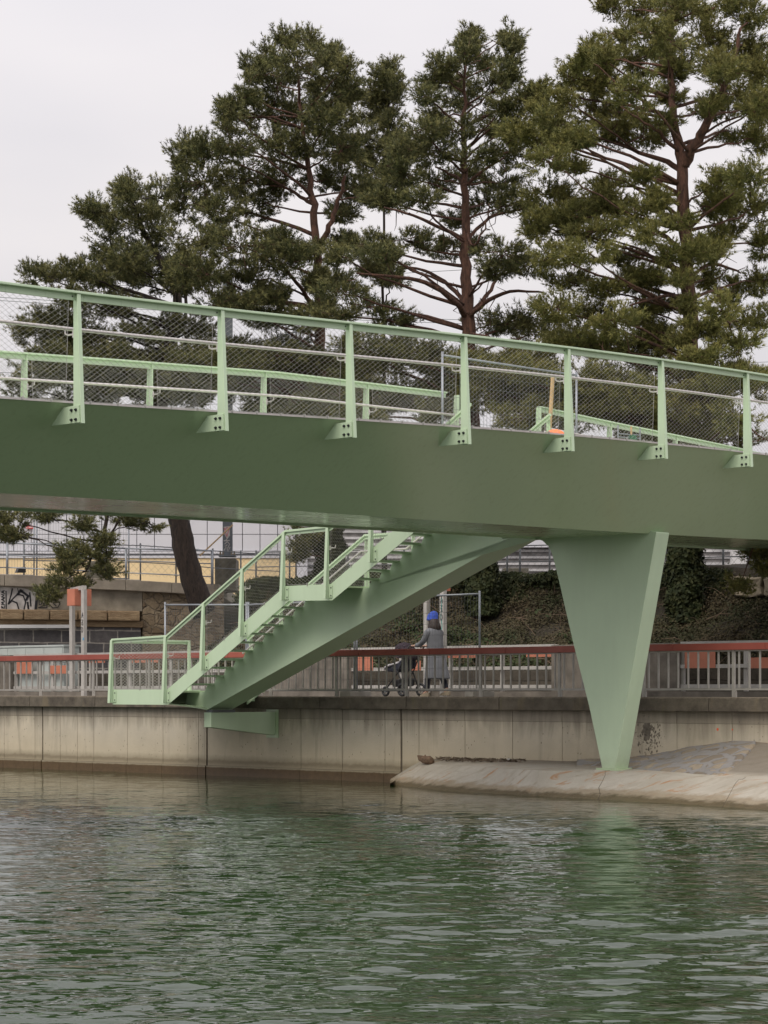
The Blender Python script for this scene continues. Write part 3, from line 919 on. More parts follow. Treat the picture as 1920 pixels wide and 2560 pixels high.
tag(pz.build('plastic_sheet', simple('pale_teal_plastic', (.30, .42, .40), .6, .2)), 'flat pale teal plastic scrap lying at the right end of the litter', 'litter')
def dots():
    m = simple('orange_spray_paint', (.8, .13, .05), .7, .1)
    for u, v, r, w in ((1794, 1823, .022, 'larger left'), (1831, 1824, .014, 'smaller right')):
        p = on(u, v, .003); mb = MB(); rng = random.Random(int(u))
        mb.prism([p+D*(math.cos(a/9*6.283)*r*rng.uniform(.7, 1.2))+UP*(math.sin(a/9*6.283)*r*rng.uniform(.8, 1.4)) for a in range(9)], -N*.004)
        mb.build('paint_mark', m, wall)
dots()
# dark damp patch splashed on the wall right of the pier
dm = simple('dark_damp_patch', (.19, .165, .13), .9, .3, 12)
def splat(uc, vc, rx, ry, seed, n=26, spray=60):
    rng = random.Random(seed); mb = MB(); mb2 = mb
    c = on(uc, vc, .0035)
    pts = []
    for a in range(n):
        q = a/n*6.283; r = rng.uniform(.72, 1.1)
        pts.append(c+D*(math.cos(q)*rx*r)+UP*(math.sin(q)*ry*r))
    mb.prism(pts, -N*.002)
    for k in range(spray):
        p = c + D*rng.gauss(rx*.5, rx*1.3) + UP*rng.gauss(0, ry*1.0); r = rng.uniform(.004, .016)
        if p.z > 1.17 or p.z < .6: continue
        mb.prism([p+D*math.cos(a/5*6.283)*r+UP*math.sin(a/5*6.283)*r*1.6 for a in range(5)], -N*.002)
    mb.build('damp_stain', dm, wall)
splat(1617, 1826, .10, .21, 1, 34, 230)

# ---------------------------------------------------------------- quay railing
qr = empty('quay_railing', W(0, .1, QZ), 'grey metal baluster railing with brick red handrail along the quay edge', 'railing')
up_ = [101, 234, 378, 525, 672, 841, 1015, 1201, 1397, 1612, 1834]
tp = [tz(u, 1729.5, .1)[0] for u in up_]
stp = (tp[-1]-tp[0])/(len(tp)-1)
tps = [tp[0]+stp*k for k in range(-8, len(tp)+8)]
zr0 = ZC + (H-1640.6)*on(0, 1700, .1).y/F
hr = MB()
for k, (a, b) in enumerate(zip(tps[:-1], tps[1:])):
    hr.wbox(a+.003+stp*.35, b-.003+stp*.35, .05, .17, zr0-.115, zr0)
hr.build('handrail', M['redrail'], qr, bevel=.006)
for k, t in enumerate(tps):
    po = MB(); po.wbox(t-.028, t+.028, .085, .125, QZ, zr0-.116); po.wbox(t+.029, t+.06, .09, .12, QZ, QZ+.114)
    po.build('railing_post', M['rail_grey'], qr, bevel=.003)
    if k+1 < len(tps):
        b = MB(); t1 = tps[k+1]; n = 9
        b.wbox(t+.030, t1-.030, .09, .12, QZ+.115, QZ+.15)
        b.wbox(t+.030, t1-.030, .09, .12, zr0-.14, zr0-.117)
        for j in range(n):
            x = t + (t1-t)*(j+.5+.0)/n + .0
            b.wbox(x-.013, x+.013, .098, .124, QZ+.152, zr0-.141)
        b.build('baluster_panel', M['rail_grey'], qr)
# ---------------------------------------------------------------- planter rail at the back of the path
pf_ = empty('planter_fence', W(0, 4, QZ), 'pale metal rail fence with orange panels and concrete piers at the back of the path', 'fence')
MF_ = 4.0
zt4 = 2.69
def seg(u0, u1): return tz(u0, 1700, MF_)[0], tz(u1, 1700, MF_)[0]
for u0, u1 in ((0, 30), (640, 880), (1386, 1700)):
    a, b = seg(u0, u1); mb = MB(); mb.wbox(a, b, MF_-.10, MF_+.15, 1.6, zt4-.02); mb.build('concrete_pier', M['conc_dark'], pf_, bevel=.01)
runs = [(-420, -2), (36, 640), (880, 1386), (1703, 2200)]
M['pale_metal'] = simple('pale_grey_metal', (.46, .44, .41), .5, .12, 5, .1)
for u0, u1 in runs:
    a, b = seg(u0, u1); mb = MB()
    for z0, z1 in ((zt4-.07, zt4), (2.18, 2.25), (1.80, 1.87)): mb.wbox(a, b, MF_-.03, MF_+.03, z0, z1)
    mb.build('rail', M['pale_metal'], pf_, bevel=.003)
    mb = MB(); n = max(1, round((b-a)/1.45))
    for k in range(n+1):
        t = a+(b-a)*k/n; MB().wbox(t-.04, t+.04, MF_+.031, MF_+.09, 1.6, zt4-.002).build('upright', M['pale_metal'], pf_, bevel=.003)
for u0, u1, v0, v1 in ((42, 82, 1653, 1684), (122, 166, 1664, 1684), (222, 262, 1640, 1657), (330, 395, 1640, 1656), (884, 932, 1636, 1676), (1022, 1052, 1652, 1676), (1120, 1190, 1634, 1644), (1316, 1378, 1634, 1642), (1712, 1788, 1624, 1670), (1872, 1960, 1644, 1670)):
    a, z1 = tz(u0, v0, MF_-.04); b, z0 = tz(u1, v1, MF_-.04)
    MB().wbox(a, b, MF_-.045, MF_-.033, z0, z1).build('orange_panel', M['orange'], pf_)
# low dark block wall behind that fence
lw = MB(); M['block'] = None
def block_mat(name, d, c1, c2, mort, w, h, ms=.02, noisy=.4):
    t = NT(name); pl = t.planar(d)
    nz = t.node('ShaderNodeTexNoise'); nz.inputs['Scale'].default_value = 2.5; t.set(nz.inputs['Vector'], t.pos)
    ad = t.node('ShaderNodeVectorMath', operation='ADD'); t.set(ad.inputs[0], pl); t.set(ad.inputs[1], t.scale(nz.outputs['Color'], (.05, .05, .0)))
    b = t.node('ShaderNodeTexBrick'); b.inputs['Scale'].default_value = 1; b.inputs['Brick Width'].default_value = w; b.inputs['Row Height'].default_value = h
    b.inputs['Mortar Size'].default_value = ms; b.inputs['Mortar Smooth'].default_value = .3; b.inputs['Bias'].default_value = 0
    t.set(b.inputs['Vector'], ad.outputs[0]); t.set(b.inputs['Color1'], c1); t.set(b.inputs['Color2'], c2); t.set(b.inputs['Mortar'], mort)
    c = t.mix(t.math('MULTIPLY', t.ramp(t.noise(6, 6, .7), .35, .7), noisy), b.outputs['Color'], tuple(x*.4 for x in c1))
    t.color(c); t.rough(.9); t.bump(t.math('SUBTRACT', t.noise(14, 6, .7), t.math('MULTIPLY', b.outputs['Fac'], .7)), .7, .03)
    return t.m
M['block'] = block_mat('dark_low_block_wall', tuple(D), (.10, .085, .065), (.14, .12, .09), (.07, .06, .045), .5, .22, .015, .5)
o = MB().wbox(Tq(-400), Tq(2250), 4.7, 5.0, 1.5, 2.18).build('low_block_wall', M['block'], None, bevel=.01)
tag(o, 'low dark mossy block wall holding the foot of the planted bank', 'wall')
# ---------------------------------------------------------------- portal signs
def stroke(mb, pts, w, nrm, up=None, th=.004):
    """brush stroke: a flat strip along pts on a surface facing nrm"""
    pts = [Vector(p) for p in pts]
    for a, b in zip(pts[:-1], pts[1:]):
        d = (b-a)
        if d.length < 1e-5: continue
        d.normalize(); s = d.cross(nrm).normalized()*w/2
        mb.prism([a-s-d*w*.3, b-s+d*w*.3, b+s+d*w*.3, a+s-d*w*.3], nrm*th)
M['ink'] = simple('black_marker_ink', (.02, .02, .025), .5, .1)
M['teal_ink'] = simple('teal_marker_ink', (.10, .38, .34), .5, .1)
GL = {'A': [[(0, 0), (.5, 1), (1, 0)], [(.1, .35), (1.1, .5)]], 'Z': [[(0, 1), (1, .95), (.1, .1), (.9, .0), (1, .35)], [(.1, .5), (.8, .6)]],
      'D': [[(.1, 1), (.15, 0)], [(.1, .95), (.8, .8), (.95, .4), (.6, .02), (.2, .05)]], 'X': [[(.05, 1), (.9, .95), (.2, .5), (.95, .05), (.1, 0)], [(.3, .75), (.8, .4)]],
      'E': [[(.8, 1), (.1, .9), (.6, .55), (.1, .5), (.1, .05), (.9, 0)]], 'M': [[(0, 0), (.15, 1), (.5, .4), (.85, 1), (1, 0)]], 'N': [[(0, 0), (.1, 1), (.8, .1), (1, 1)]]}
def write(mb, word, base, ux, uy, cw, ch, gap, nrm, w, vertical=True, mats=None):
    for k, g in enumerate(word):
        o_ = base - uy*(k*(ch+gap)) if vertical else base + ux*(k*(cw+gap))
        for st in GL[g]: stroke(mb, [o_+ux*(x*cw)+uy*(y*ch) for x, y in st], w, nrm)
def portal(ul, ur, mm, ztop, boxz, label, glyph, gz):
    dp = .55     # the second leg stands further back
    tl, tr = tz(ul, 1700, mm+dp)[0], tz(ur, 1700, mm)[0]
    root = empty('sign_portal', W((tl+tr)/2, mm, QZ), label, 'sign', 'orange sign portals beside the path')
    pw = .055
    for t, m_ in ((tr, mm), (tl, mm+dp)):
        MB().wbox(t-pw, t+pw, m_-.05, m_+.05, QZ-.02, ztop-.1).build('post', M['pale_metal'], root, bevel=.003)
    p, q = W(tl, mm+dp, ztop-.05), W(tr, mm, ztop-.05)
    dd = (q-p).normalized()
    MB().bar(p-dd*pw, q+dd*pw, .10, .10).build('cross_beam', M['pale_metal'], root, bevel=.003)
    bx = MB(); c = (p+q)/2; ndir = Vector((-dd.y, dd.x, 0))
    half = (q-p).length/2
    bx.box(Vector((c.x, c.y, (boxz[0]+boxz[1])/2)) + D*.05, D*.15, N*.26, UP*(boxz[1]-boxz[0])/2)
    bx.build('sign_box', M['orange'], root, bevel=.004)
    g = MB(); g2 = MB()
    write(g, glyph, W(tr-.03, mm-.0505, gz), D, UP, .06, .13, .045, -N, .014)
    g.build('graffiti', M['ink'], root)
    if label.startswith('partly'):
        stroke(g2, [W(tr-.01, mm-.0505, gz-.33), W(tr+.02, mm-.0505, gz-.45), W(tr-.01, mm-.0505, gz-.6)], .014, -N)
        stroke(g2, [W(tr+.015, mm-.052, gz+.1), W(tr-.015, mm-.052, gz-.3)], .01, -N); g2.build('graffiti', M['teal_ink'], root)
    return root
zt = tz(210, 1464, 3.3)[1]
portal(180.5, 210, 3.3, zt, (tz(200, 1513, 3.3)[1], tz(200, 1471, 3.3)[1]), 'orange box sign on two pale legs in front of the stone wall', 'AZD', tz(210, 1545, 3.3)[1])
portal(1067, 1108, 2.9, tz(1108, 1448, 2.9)[1], (tz(1100, 1475, 2.9)[1], tz(1100, 1440, 2.9)[1]), 'partly hidden orange box sign behind the person, teal and black tag on its leg', 'AXD', tz(1108, 1508, 2.9)[1])
stk = MB(); a_ = tz(212, 1597, 3.3); stk.wbox(a_[0]-.02, a_[0]+.035, 3.3-.054, 3.3-.0505, a_[1]-.035, a_[1]+.03)
stk.build('sticker', simple('blue_sticker', (.12, .35, .55), .5, .1), bpy.data.objects['sign_portal'])
# utility cabinet
ca = MB(); m0 = 4.15
M['cabinet'] = simple('pale_green_grey_cabinet', (.46, .50, .48), .5, .06, 3)
cab = empty('utility_cabinet', W(tz(60, 1700, m0)[0], m0, QZ), 'long pale grey green utility cabinet against the stone wall', 'cabinet')
t1 = tz(159, 1700, m0)[0]; t0 = t1-3.1; zc1 = tz(100, 1613, m0)[1]
MB().wbox(t0, t1, m0, m0+.5, QZ-.02, zc1-.05).build('body', M['cabinet'], cab, bevel=.006)
MB().wbox(t0-.03, t1+.03, m0-.03, m0+.53, zc1-.049, zc1).build('lid', M['cabinet'], cab, bevel=.006)
nd = 4; wd = (t1-t0-.04)/nd
for k in range(nd):
    d_ = MB().wbox(t0+.03+wd*k, t0+.01+wd*(k+1), m0-.018, m0-.001, QZ+.08, zc1-.07).build('door', M['cabinet'], cab, bevel=.003)
    MB().wbox(t0+wd*(k+1)-.07, t0+wd*(k+1)-.04, m0-.035, m0-.019, zc1-.5, zc1-.38).build('handle', M['black'], d_)
# ---------------------------------------------------------------- temporary fence panels
def temp_fence(P0, P1, z0, z1, label, group='temporary mesh fence panels', dv=.075, dh=.21, mt=None, name='temporary_fence'):
    mt = mt or M['galv']; P0 = Vector(P0); P1 = Vector(P1); z0a, z0b = (z0 if isinstance(z0, tuple) else (z0, z0)); z1a, z1b = (z1 if isinstance(z1, tuple) else (z1, z1))
    a0, a1 = Vector((P0.x, P0.y, z0a)), Vector((P0.x, P0.y, z1a)); b0_, b1_ = Vector((P1.x, P1.y, z0b)), Vector((P1.x, P1.y, z1b))
    root = empty(name, a0.lerp(b0_, .5), label, 'fence', group)
    fr = MB(); fr.tube([a0, a1+UP*.06], .021, 8); fr.tube([b0_, b1_+UP*.06], .021, 8); fr.tube([a1, b1_], .019, 8); fr.tube([a0+UP*.12, b0_+UP*.12], .017, 8)
    fr.build('frame', mt, root, smooth=True)
    w = MB(); L = (P1-P0).length; n = int(L/dv)
    for k in range(1, n):
        q = k/n; w.tube([a0.lerp(b0_, q)+UP*.12, a1.lerp(b1_, q)], .0028, 3, False)
    k = 1
    while k*dh < (z1a-z0a-.12):
        w.tube([a0+UP*(.12+k*dh), b0_+UP*(.12+k*dh)], .0034, 3, False); k += 1
    w.build('wire_mesh', M['galv_dark'], root)
    for a in (a0, b0_): MB().box(a+UP*.05, D*.11, N*.30, UP*.05).build('foot_block', M['conc_light'], root, bevel=.01)
    return root
mt_ = .42
def qp(u): p = on(u, 1700, mt_); return Vector((p.x, p.y, 0))
ztf = tz(413, 1512, mt_)[1]
temp_fence(qp(413), qp(616), QZ, (ztf, tz(616, 1512, mt_)[1]), 'galvanised mesh fence panel standing behind the foot of the staircase')
temp_fence(qp(621), qp(886), QZ, (tz(621, 1512, mt_)[1], tz(886, 1500, mt_)[1]), 'galvanised mesh fence panel half hidden behind the middle of the staircase')
temp_fence(qp(892), qp(1199), QZ, (tz(892, 1497, mt_)[1], tz(1199, 1485, mt_)[1]), 'galvanised mesh fence panel standing in front of the person with the pushchair')
# fence panel, batten, barrier and helmet on the bridge deck across the stair opening
ad = AFAR-.15
iA, iB = i_at(1106, ad), i_at(1441, ad)
pA, pB = bpos(iA, ad), bpos(iB, ad)
zA0, zA1, zB0, zB1 = zfrom(pA, lambda u: 1075), zfrom(pA, lambda u: 888), zfrom(pB, lambda u: 1092), zfrom(pB, lambda u: 938)
temp_fence(pA, pB, (ztopfar(iA)+.02, ztopfar(iB)+.02), (zA1, zB1), 'galvanised mesh fence panel closing the stair opening up on the bridge deck', dv=.09)
ib = i_at(1368, ad-.35); pb_ = bpos(ib, ad-.35)
bt = MB(); zb0 = ztopfar(ib)+.02; 
w0 = Vector((pb_.x, pb_.y, zb0)); w1 = Vector((pb_.x+.10, pb_.y, zfrom(pb_, lambda u: 940)))
bt.bar(w0, w1, .05, .05, BD, BI)
M['timber'] = simple('pale_timber', (.52, .36, .20), .8, .15, 8)
tag(bt.build('wooden_batten', M['timber'], None, bevel=.003), 'pale timber batten leaning upright on the bridge deck beside the stair opening', 'batten')
ih = i_at(1388, 3.2); ph = bpos(ih, 3.2); zh = zfrom(ph, lambda u: 1073)
hb = MB(); rings = []
for k in range(9):
    a = k/8*math.pi/2; r = .20*math.cos(a)+.002; rings.append([ph+Vector((math.cos(t/12*6.283)*r*1.05, math.sin(t/12*6.283)*r*1.15, 0))+UP*(zh-.2+.2*math.sin(a)) for t in range(12)])
hb.loft([[p-UP*.38 for p in rings[0]]]+rings)
tag(hb.build('orange_bag', simple('bright_orange_fabric', (.95, .22, .07), .6, .08), None, True), 'rounded bright orange sack on the deck just left of the fifth railing post', 'bag')
sb = empty('site_stand', bpos(i_at(1570, 3.0), 3.0)+UP*(ztop(i_at(1570, 3.0))+.02), 'small galvanised site stand with a green jar on the deck behind the railing', 'stand')
iL, iR = i_at(1545, 3.6), i_at(1600, 3.6); pL, pR = bpos(iL, 3.6), bpos(iR, 3.6)
zz = lambda p, v: zfrom(p, lambda u: v)
fr = MB(); fr.tube([pL+UP*(zz(pL, 1115)), pL+UP*zz(pL, 1062)], .015, 6); fr.tube([pR+UP*zz(pR, 1125), pR+UP*zz(pR, 1070)], .015, 6)
for v in (1084, 1092): fr.tube([pL+UP*zz(pL, v), pR+UP*zz(pR, v+4)], .010, 6)
fr.build('frame', M['galv'], sb); 
pm = pL.lerp(pR, .65); MB().tube([pm+UP*zz(pm, 1100), pm+UP*zz(pm, 1090), pm+UP*zz(pm, 1087)], [.09, .08, .03], 10).build('jar', simple('dark_green_plastic', (.03, .12, .06), .4, .1), sb)
pm = pL.lerp(pR, .6); MB().tube([pm+UP*zz(pm, 1088), pm+UP*zz(pm, 1066)], .018, 6).build('spout', M['timber'], sb)
# ---------------------------------------------------------------- bank, terrace, walls and buildings
TZ_ = 4.45       # terrace level
M['soil'] = (lambda t: (t.color(t.mix(t.ramp(t.noise(1.6, 6, .7), .35, .65), (.018, .017, .009), (.055, .040, .024))), t.rough(.95), t.bump(t.noise(12, 6, .7), .8, .06), t.m)[-1])(NT('leafy_bank_soil'))
M['gravel'] = simple('terrace_gravel', (.22, .20, .16), .95, .25, 6, 0, .5, 60)
tB0 = tz(505, 1600, 6)[0]; tB1 = 60
def bank_z(m): 
    return float(np.interp(m, [4.9, 5.2, 7.4, 7.9, 8.4, 9.0], [2.1, 2.2, 3.35, 3.75, 4.35, TZ_]))
ms = np.linspace(4.9, 9.0, 22); ts = np.linspace(tB0, tB1, 260)
G = np.zeros((len(ts), len(ms), 3)); rng = np.random.RandomState(1)
for i, t in enumerate(ts):
    for j, m_ in enumerate(ms):
        z = bank_z(m_) + .07*math.sin(t*1.9+m_*2.1)*math.sin(m_*3.3-t*.6)*min(1, (m_-4.9)) + rng.normal(0, .012)
        G[i, j] = tuple(W(t, m_, z))
tag(grid_np('bank', G, M['soil']), 'planted bank rising from the path to the terrace', kind='structure')
mb = MB(); mb.quad(W(tB0, 4.9, 1.5), W(tB0, 9, 1.5), W(tB0, 9, TZ_), W(tB0, 4.9, 2.1)); tag(mb.build('bank_end', M['soil']), kind='structure')
te = MB(); te.quad(W(tB0, 9, TZ_-.01), W(300, 9, TZ_-.01), W(300, 400, TZ_-.01), W(tB0, 400, TZ_-.01))
WA, WB_ = at(-700, 1500, 58.0), at(560, 1500, 63.6)
WD = (WB_-WA); WD.z = 0; WD.normalize(); WN = Vector((-WD.y, WD.x, 0))
def wl(u, a=0.0):
    """point on the plan line of the stone wall at column u"""
    # solve (WA + s*WD) seen at column u
    k = (u-960)/F; P0 = WA+WN*a; s = (k*P0.y-P0.x)/(WD.x-k*WD.y); p = P0+WD*s; return Vector((p.x, p.y, 0))
def wlz(u, v, a=0.0):
    p = wl(u, a); return p + UP*(ZC+(H-v)*p.y/F)
c0 = wl(-2600); c1 = wl(560)
te.prism([c0+WN*.4+UP*(4.7), c1+WN*.4+UP*4.7, Vector((c1.x, 400, 4.7)), Vector((c0.x-100, 400, 4.7))], -UP*.3)
tag(te.build('terrace', M['gravel']), kind='structure')

# stone retaining wall
sw = empty('stone_retaining_wall', wl(250)+UP*QZ, 'old stone retaining wall with graffiti, yellow sandstone ledge and dark lower courses', 'wall')
wd3 = tuple(WD)
M['masonry'] = block_mat('dark_masonry_with_pale_joints', wd3, (.10, .095, .10), (.17, .155, .15), (.40, .37, .33), .78, .34, .022, .55)
M['plaster'] = simple('patched_grey_render', (.30, .265, .21), .95, .4, 1.6, 0, .9, 10)
M['sandstone'] = (lambda t: (t.color(t.mix(t.ramp(t.noise(2.2, 6, .7, t.scale(t.pos, (1, 1, 3))), .3, .7), (.22, .145, .08), (.42, .31, .19))), t.rough(.95), t.bump(t.noise(1, 6, .7, t.scale(t.pos, (4, 4, 14))), 1.0, .06), t.m)[-1])(NT('yellow_sandstone_blocks'))
def rubble_mat():
    t = NT('rough_rubble_stone'); pl = t.planar(wd3)
    v = t.node('ShaderNodeTexVoronoi'); v.feature = 'DISTANCE_TO_EDGE'; v.inputs['Scale'].default_value = 1; v.inputs['Randomness'].default_value = .85
    nz = t.node('ShaderNodeTexNoise'); nz.inputs['Scale'].default_value = 3; t.set(nz.inputs['Vector'], t.pos)
    ad = t.node('ShaderNodeVectorMath', operation='ADD'); t.set(ad.inputs[0], t.scale(pl, (3.4, 4.6, 1))); t.set(ad.inputs[1], t.scale(nz.outputs['Color'], (1.3, 1.3, 0)))
    t.set(v.inputs['Vector'], ad.outputs[0])
    v2 = t.node('ShaderNodeTexVoronoi'); v2.inputs['Scale'].default_value = 1; v2.inputs['Randomness'].default_value = .85; t.set(v2.inputs['Vector'], ad.outputs[0])
    s = t.mix(t.ramp(v2.outputs['Color'], .2, .8), (.20, .145, .09), (.38, .30, .20)); s = t.mix(t.ramp(t.noise(5, 6, .7), .4, .7, 0, .6), s, (.12, .09, .06))
    f = t.ramp(v.outputs['Distance'], .02, .09)
    t.color(t.mix(t.ramp(f, 0, 1, .45, 1), (.24, .20, .15), s)); t.rough(.95); t.bump(t.math('ADD', f, t.noise(12, 5, .7)), .9, .06); return t.m
M['rubble'] = rubble_mat()
def wband(u0, u1, v0, v1, a, th, mat, name, zz=None, bevel=.01, parent=None):
    p0, p1 = wl(u0, a), wl(u1, a); vm = 250
    if zz: z0, z1 = zz
    else: z0, z1 = wlz(vm, v1, a).z, wlz(vm, v0, a).z
    mb = MB(); c = (p0+p1)/2 + UP*(z0+z1)/2 + WN*th/2
    mb.box(c, WD*(p1-p0).length/2, WN*th/2, UP*(z1-z0)/2)
    return mb.build(name, mat, parent or sw, bevel=bevel)
zl_top = wlz(250, 1527, 0).z; zl_bot = wlz(250, 1552, 0).z; zcp = wlz(250, 1468, 0).z
wband(-2500, 352, 0, 0, .0, .5, M['masonry'], 'lower_courses', (QZ-.05, zl_bot-.17))
wband(-2500, 357, 0, 0, -.06, .6, M['sandstone'], 'lower_ledge', (zl_bot-.165, zl_bot-.005))
# sandstone ledge, block by block
ub = [-600, -420, -260, -120, 0, 60, 125, 196, 270, 352]
for a, b in zip(ub[:-1], ub[1:]):
    wband(a+1.5, b-1.5, 0, 0, -.22, .7, M['sandstone'], 'ledge_block', (zl_bot, zl_top), bevel=.03)
wband(-2500, 356, 0, 0, .02, .5, M['plaster'], 'rendered_band', (zl_top+.003, zcp+.0))
wband(357, 560, 0, 0, .03, .6, M['rubble'], 'rubble_section', (QZ-.05, zcp+.0))
# coping slabs with sagging line
cps = [(-900, 1425, 1455), (-400, 1428, 1458), (-150, 1431, 1460), (0, 1435, 1464), (12, 1436, 1465), (130, 1440, 1469), (315, 1449, 1476), (430, 1456, 1482), (536, 1462, 1490)]
for (a, va, wa), (b, vb, wb) in zip(cps[:-1], cps[1:]):
    q = [wlz(a+.6, wa, -.16), wlz(b-.6, wb, -.16), wlz(b-.6, vb, -.16), wlz(a+.6, va, -.16)]
    MB().prism(q, WN*.7).build('coping_slab', M['conc_stone'] if 'conc_stone' in M else simple('worn_stone_coping', (.30, .26, .21), .95, .25, 3, 0, .8, 20), sw, bevel=.015)
    M.setdefault('conc_stone', bpy.data.materials['worn_stone_coping'])
# white painted patch and tags
M['whitewash'] = simple('grey_white_graffiti_fill', (.52, .49, .47), .8, .3, 4)
def G2(u, v, a=.012): return wlz(u, v, a)
pw = MB(); pw.prism([G2(-60, 1462), G2(60, 1470), G2(88, 1480), G2(92, 1500), G2(88, 1524), G2(-60, 1524)], -WN*.004); pw.build('graffiti', M['whitewash'], sw)
ink = MB()
def gs(pts, w=.035): stroke(ink, [G2(u, v, .004) for u, v in pts], w, -WN)
gs([(15, 1478), (15.5, 1523)], .03)
gs([(31, 1472), (28, 1486), (21, 1509), (33, 1496), (44, 1485), (58, 1489), (64, 1505), (60, 1523)])
gs([(21, 1510), (30, 1502), (42, 1507), (47, 1523)]); gs([(44, 1486), (52, 1476), (70, 1490), (66, 1500)], .06)
gs([(44, 1471), (46, 1480), (50, 1474), (53, 1481), (58, 1475)], .02)
gs([(69, 1506), (71, 1522)], .05); gs([(74, 1482), (76, 1500), (77, 1515)], .04)
gs([(92, 1494), (89, 1523)], .07)
gs([(97, 1496), (98, 1512), (104, 1510), (103, 1499), (110, 1512), (112, 1500), (117, 1512), (96, 1519), (117, 1519), (118, 1504), (108, 1497), (98, 1500)], .02)
gs([(124, 1512), (132, 1520), (145, 1518), (150, 1508), (143, 1501), (133, 1508), (140, 1514)], .02)
ink.build('graffiti', M['ink'], sw)
em = MB()
# vertical writing reading EMANA, turned on its side
for k, g in enumerate('EMANA'):
    b_ = G2(5.5, 1521-k*9.3, .004); s_ = b_.y/F
    for st in GL[g]: stroke(em, [b_ + UP*(x*7.2*s_) - WD*((y-.5)*8*s_) + WD*2*s_ for x, y in st], .022, -WN)
em.build('graffiti', M['ink'], sw)
MB().bar(wlz(-400, 1566, -.16), wlz(176, 1566, -.16), .08, .09, WN).build('white_conduit', simple('white_conduit_paint', (.62, .61, .60), .5, .06), sw)
# small dark floodlight on the coping
fl = MB(); q = [wlz(43, 1431, .3), wlz(65, 1431, .3), wlz(65, 1417, .3), wlz(48, 1418, .3)]; fl.prism(q, WN*.25)
tag(fl.build('floodlight_box', M['black'], None, bevel=.01), 'small black wedge shaped box on the stone coping behind the guard rail', 'box')

# guard rail on top of the left wall
def rail_run(us, vt, vb, a, label, npz=3):
    root = empty('terrace_railing', wlz(us[0], vb[0], a), label, 'railing')
    P = [(wlz(u, b, a), wlz(u, t, a)) for u, t, b in zip(us, vt, vb)]
    for b_, t_ in P: MB().tube([b_-UP*.15, t_+UP*.02], .034, 8).build('railing_post', M['galv'], root, smooth=True)
    for q in np.linspace(1, .22, npz):
        mb = MB()
        for (b0_, t0_), (b1_, t1_) in zip(P[:-1], P[1:]): mb.tube([b0_.lerp(t0_, q), b1_.lerp(t1_, q)], .022 if q > .9 else .016, 6)
        mb.build('rail', M['galv'], root, smooth=True)
    return root
M['galv_rail'] = M['galv']
rr = rail_run([-560, -290, -130, 18, 315, 530], [1350, 1352, 1355, 1357, 1371, 1377], [1432, 1433, 1435, 1436, 1449, 1460], .15, 'grey tube guard rail with three bars on top of the stone wall', 3)
def chainlink(mb, A, B, C, E, a=.06, b=.06, r=.0022): net(mb, A, B, C, E, a, b, r)
# chain-link fence along the terrace edge
def cl_fence(us, a_fn, vt, vb, label):
    P = [(a_fn(u, b), a_fn(u, t)) for u, t, b in zip(us, vt, vb)]
    root = empty('chain_link_fence', P[0][0], label, 'fence', 'chain link fences on the terrace edge')
    for b_, t_ in P: MB().tube([b_-UP*.2, t_], .024, 6).build('fence_post', M['galv_dark'], root, smooth=True)
    for (b0_, t0_), (b1_, t1_) in zip(P[:-1], P[1:]):
        mb = MB(); chainlink(mb, b0_, b1_, t1_-UP*.03, t0_-UP*.03, .10, .10, .0028); mb.build('wire_net', M['galv_dark'], root)
    mb = MB()
    for q in (.93, .42):
        for (b0_, t0_), (b1_, t1_) in zip(P[:-1], P[1:]): mb.tube([b0_.lerp(t0_, q), b1_.lerp(t1_, q)], .013, 6)
    mb.build('rail', M['galv_dark'], root)
    return root
cl_fence([60, 175, 262, 351, 440, 532, 602, 700], lambda u, v: wlz(u, v, .9), [1352, 1354, 1356, 1358, 1364, 1371, 1376, 1382], [1436, 1438, 1440, 1440, 1445, 1455, 1458, 1462], 'rusty chain link fence behind the guard rail at the left tree')
cl_fence([640, 724, 870, 1010, 1150, 1268, 1300, 1374, 1480, 1668, 1808, 1960], lambda u, v: on(u, v, 9.2), [1376, 1375, 1372, 1368, 1364, 1360, 1359, 1357, 1352, 1345, 1340, 1335], [1448, 1446, 1444, 1442, 1440, 1438, 1438, 1436, 1434, 1432, 1430, 1428], 'rusty chain link fence along the top of the ivy bank')
# leaning temporary panels on the left terrace
tf = temp_fence(wl(-110, 1.2), wl(85, 1.2), 4.75, wlz(0, 1282, 1.2).z, 'tall mesh fence panel leaning behind the guard rail, leftmost on the terrace', mt=M['galv'])
tf2 = temp_fence(wl(92, 1.3), wl(322, 1.3), 4.72, wlz(200, 1286, 1.3).z, 'tall mesh fence panel behind the drooping pine branch on the terrace', mt=M['galv'])
# concrete footings
cbm = simple('mossy_concrete_block', (.13, .12, .095), .95, .35, 4, 0, .7, 15)
def block_at(u0, u1, v0, v1, Y, dep, taper, name, label):
    a, b = at(u0, v1, Y), at(u1, v1, Y); c, d = at(u1-taper, v0, Y), at(u0+taper, v0, Y)
    for p in (a, b): p.z = min(p.z, 4.6)
    rb = [a, b, b+Vector((0, dep, 0)), a+Vector((0, dep, 0))]; rt = [d, c, c+Vector((0, dep, 0)), d+Vector((0, dep, 0))]
    return tag(MB().loft([rb, rt]).build(name, cbm, None, bevel=.02), label, 'concrete block')
block_at(212, 268, 1405, 1452, 62.6, 1.2, 6, 'concrete_block', 'tapered grey concrete block behind the drooping pine branch')
block_at(537, 590, 1396, 1460, 66.0, 1.3, 0, 'mast_footing', 'dark square concrete footing carrying the steel mast')
block_at(1258, 1322, 1420, 1440, 62.0, .8, 0, 'fence_footing', 'low brown concrete block on the terrace left of the pier')

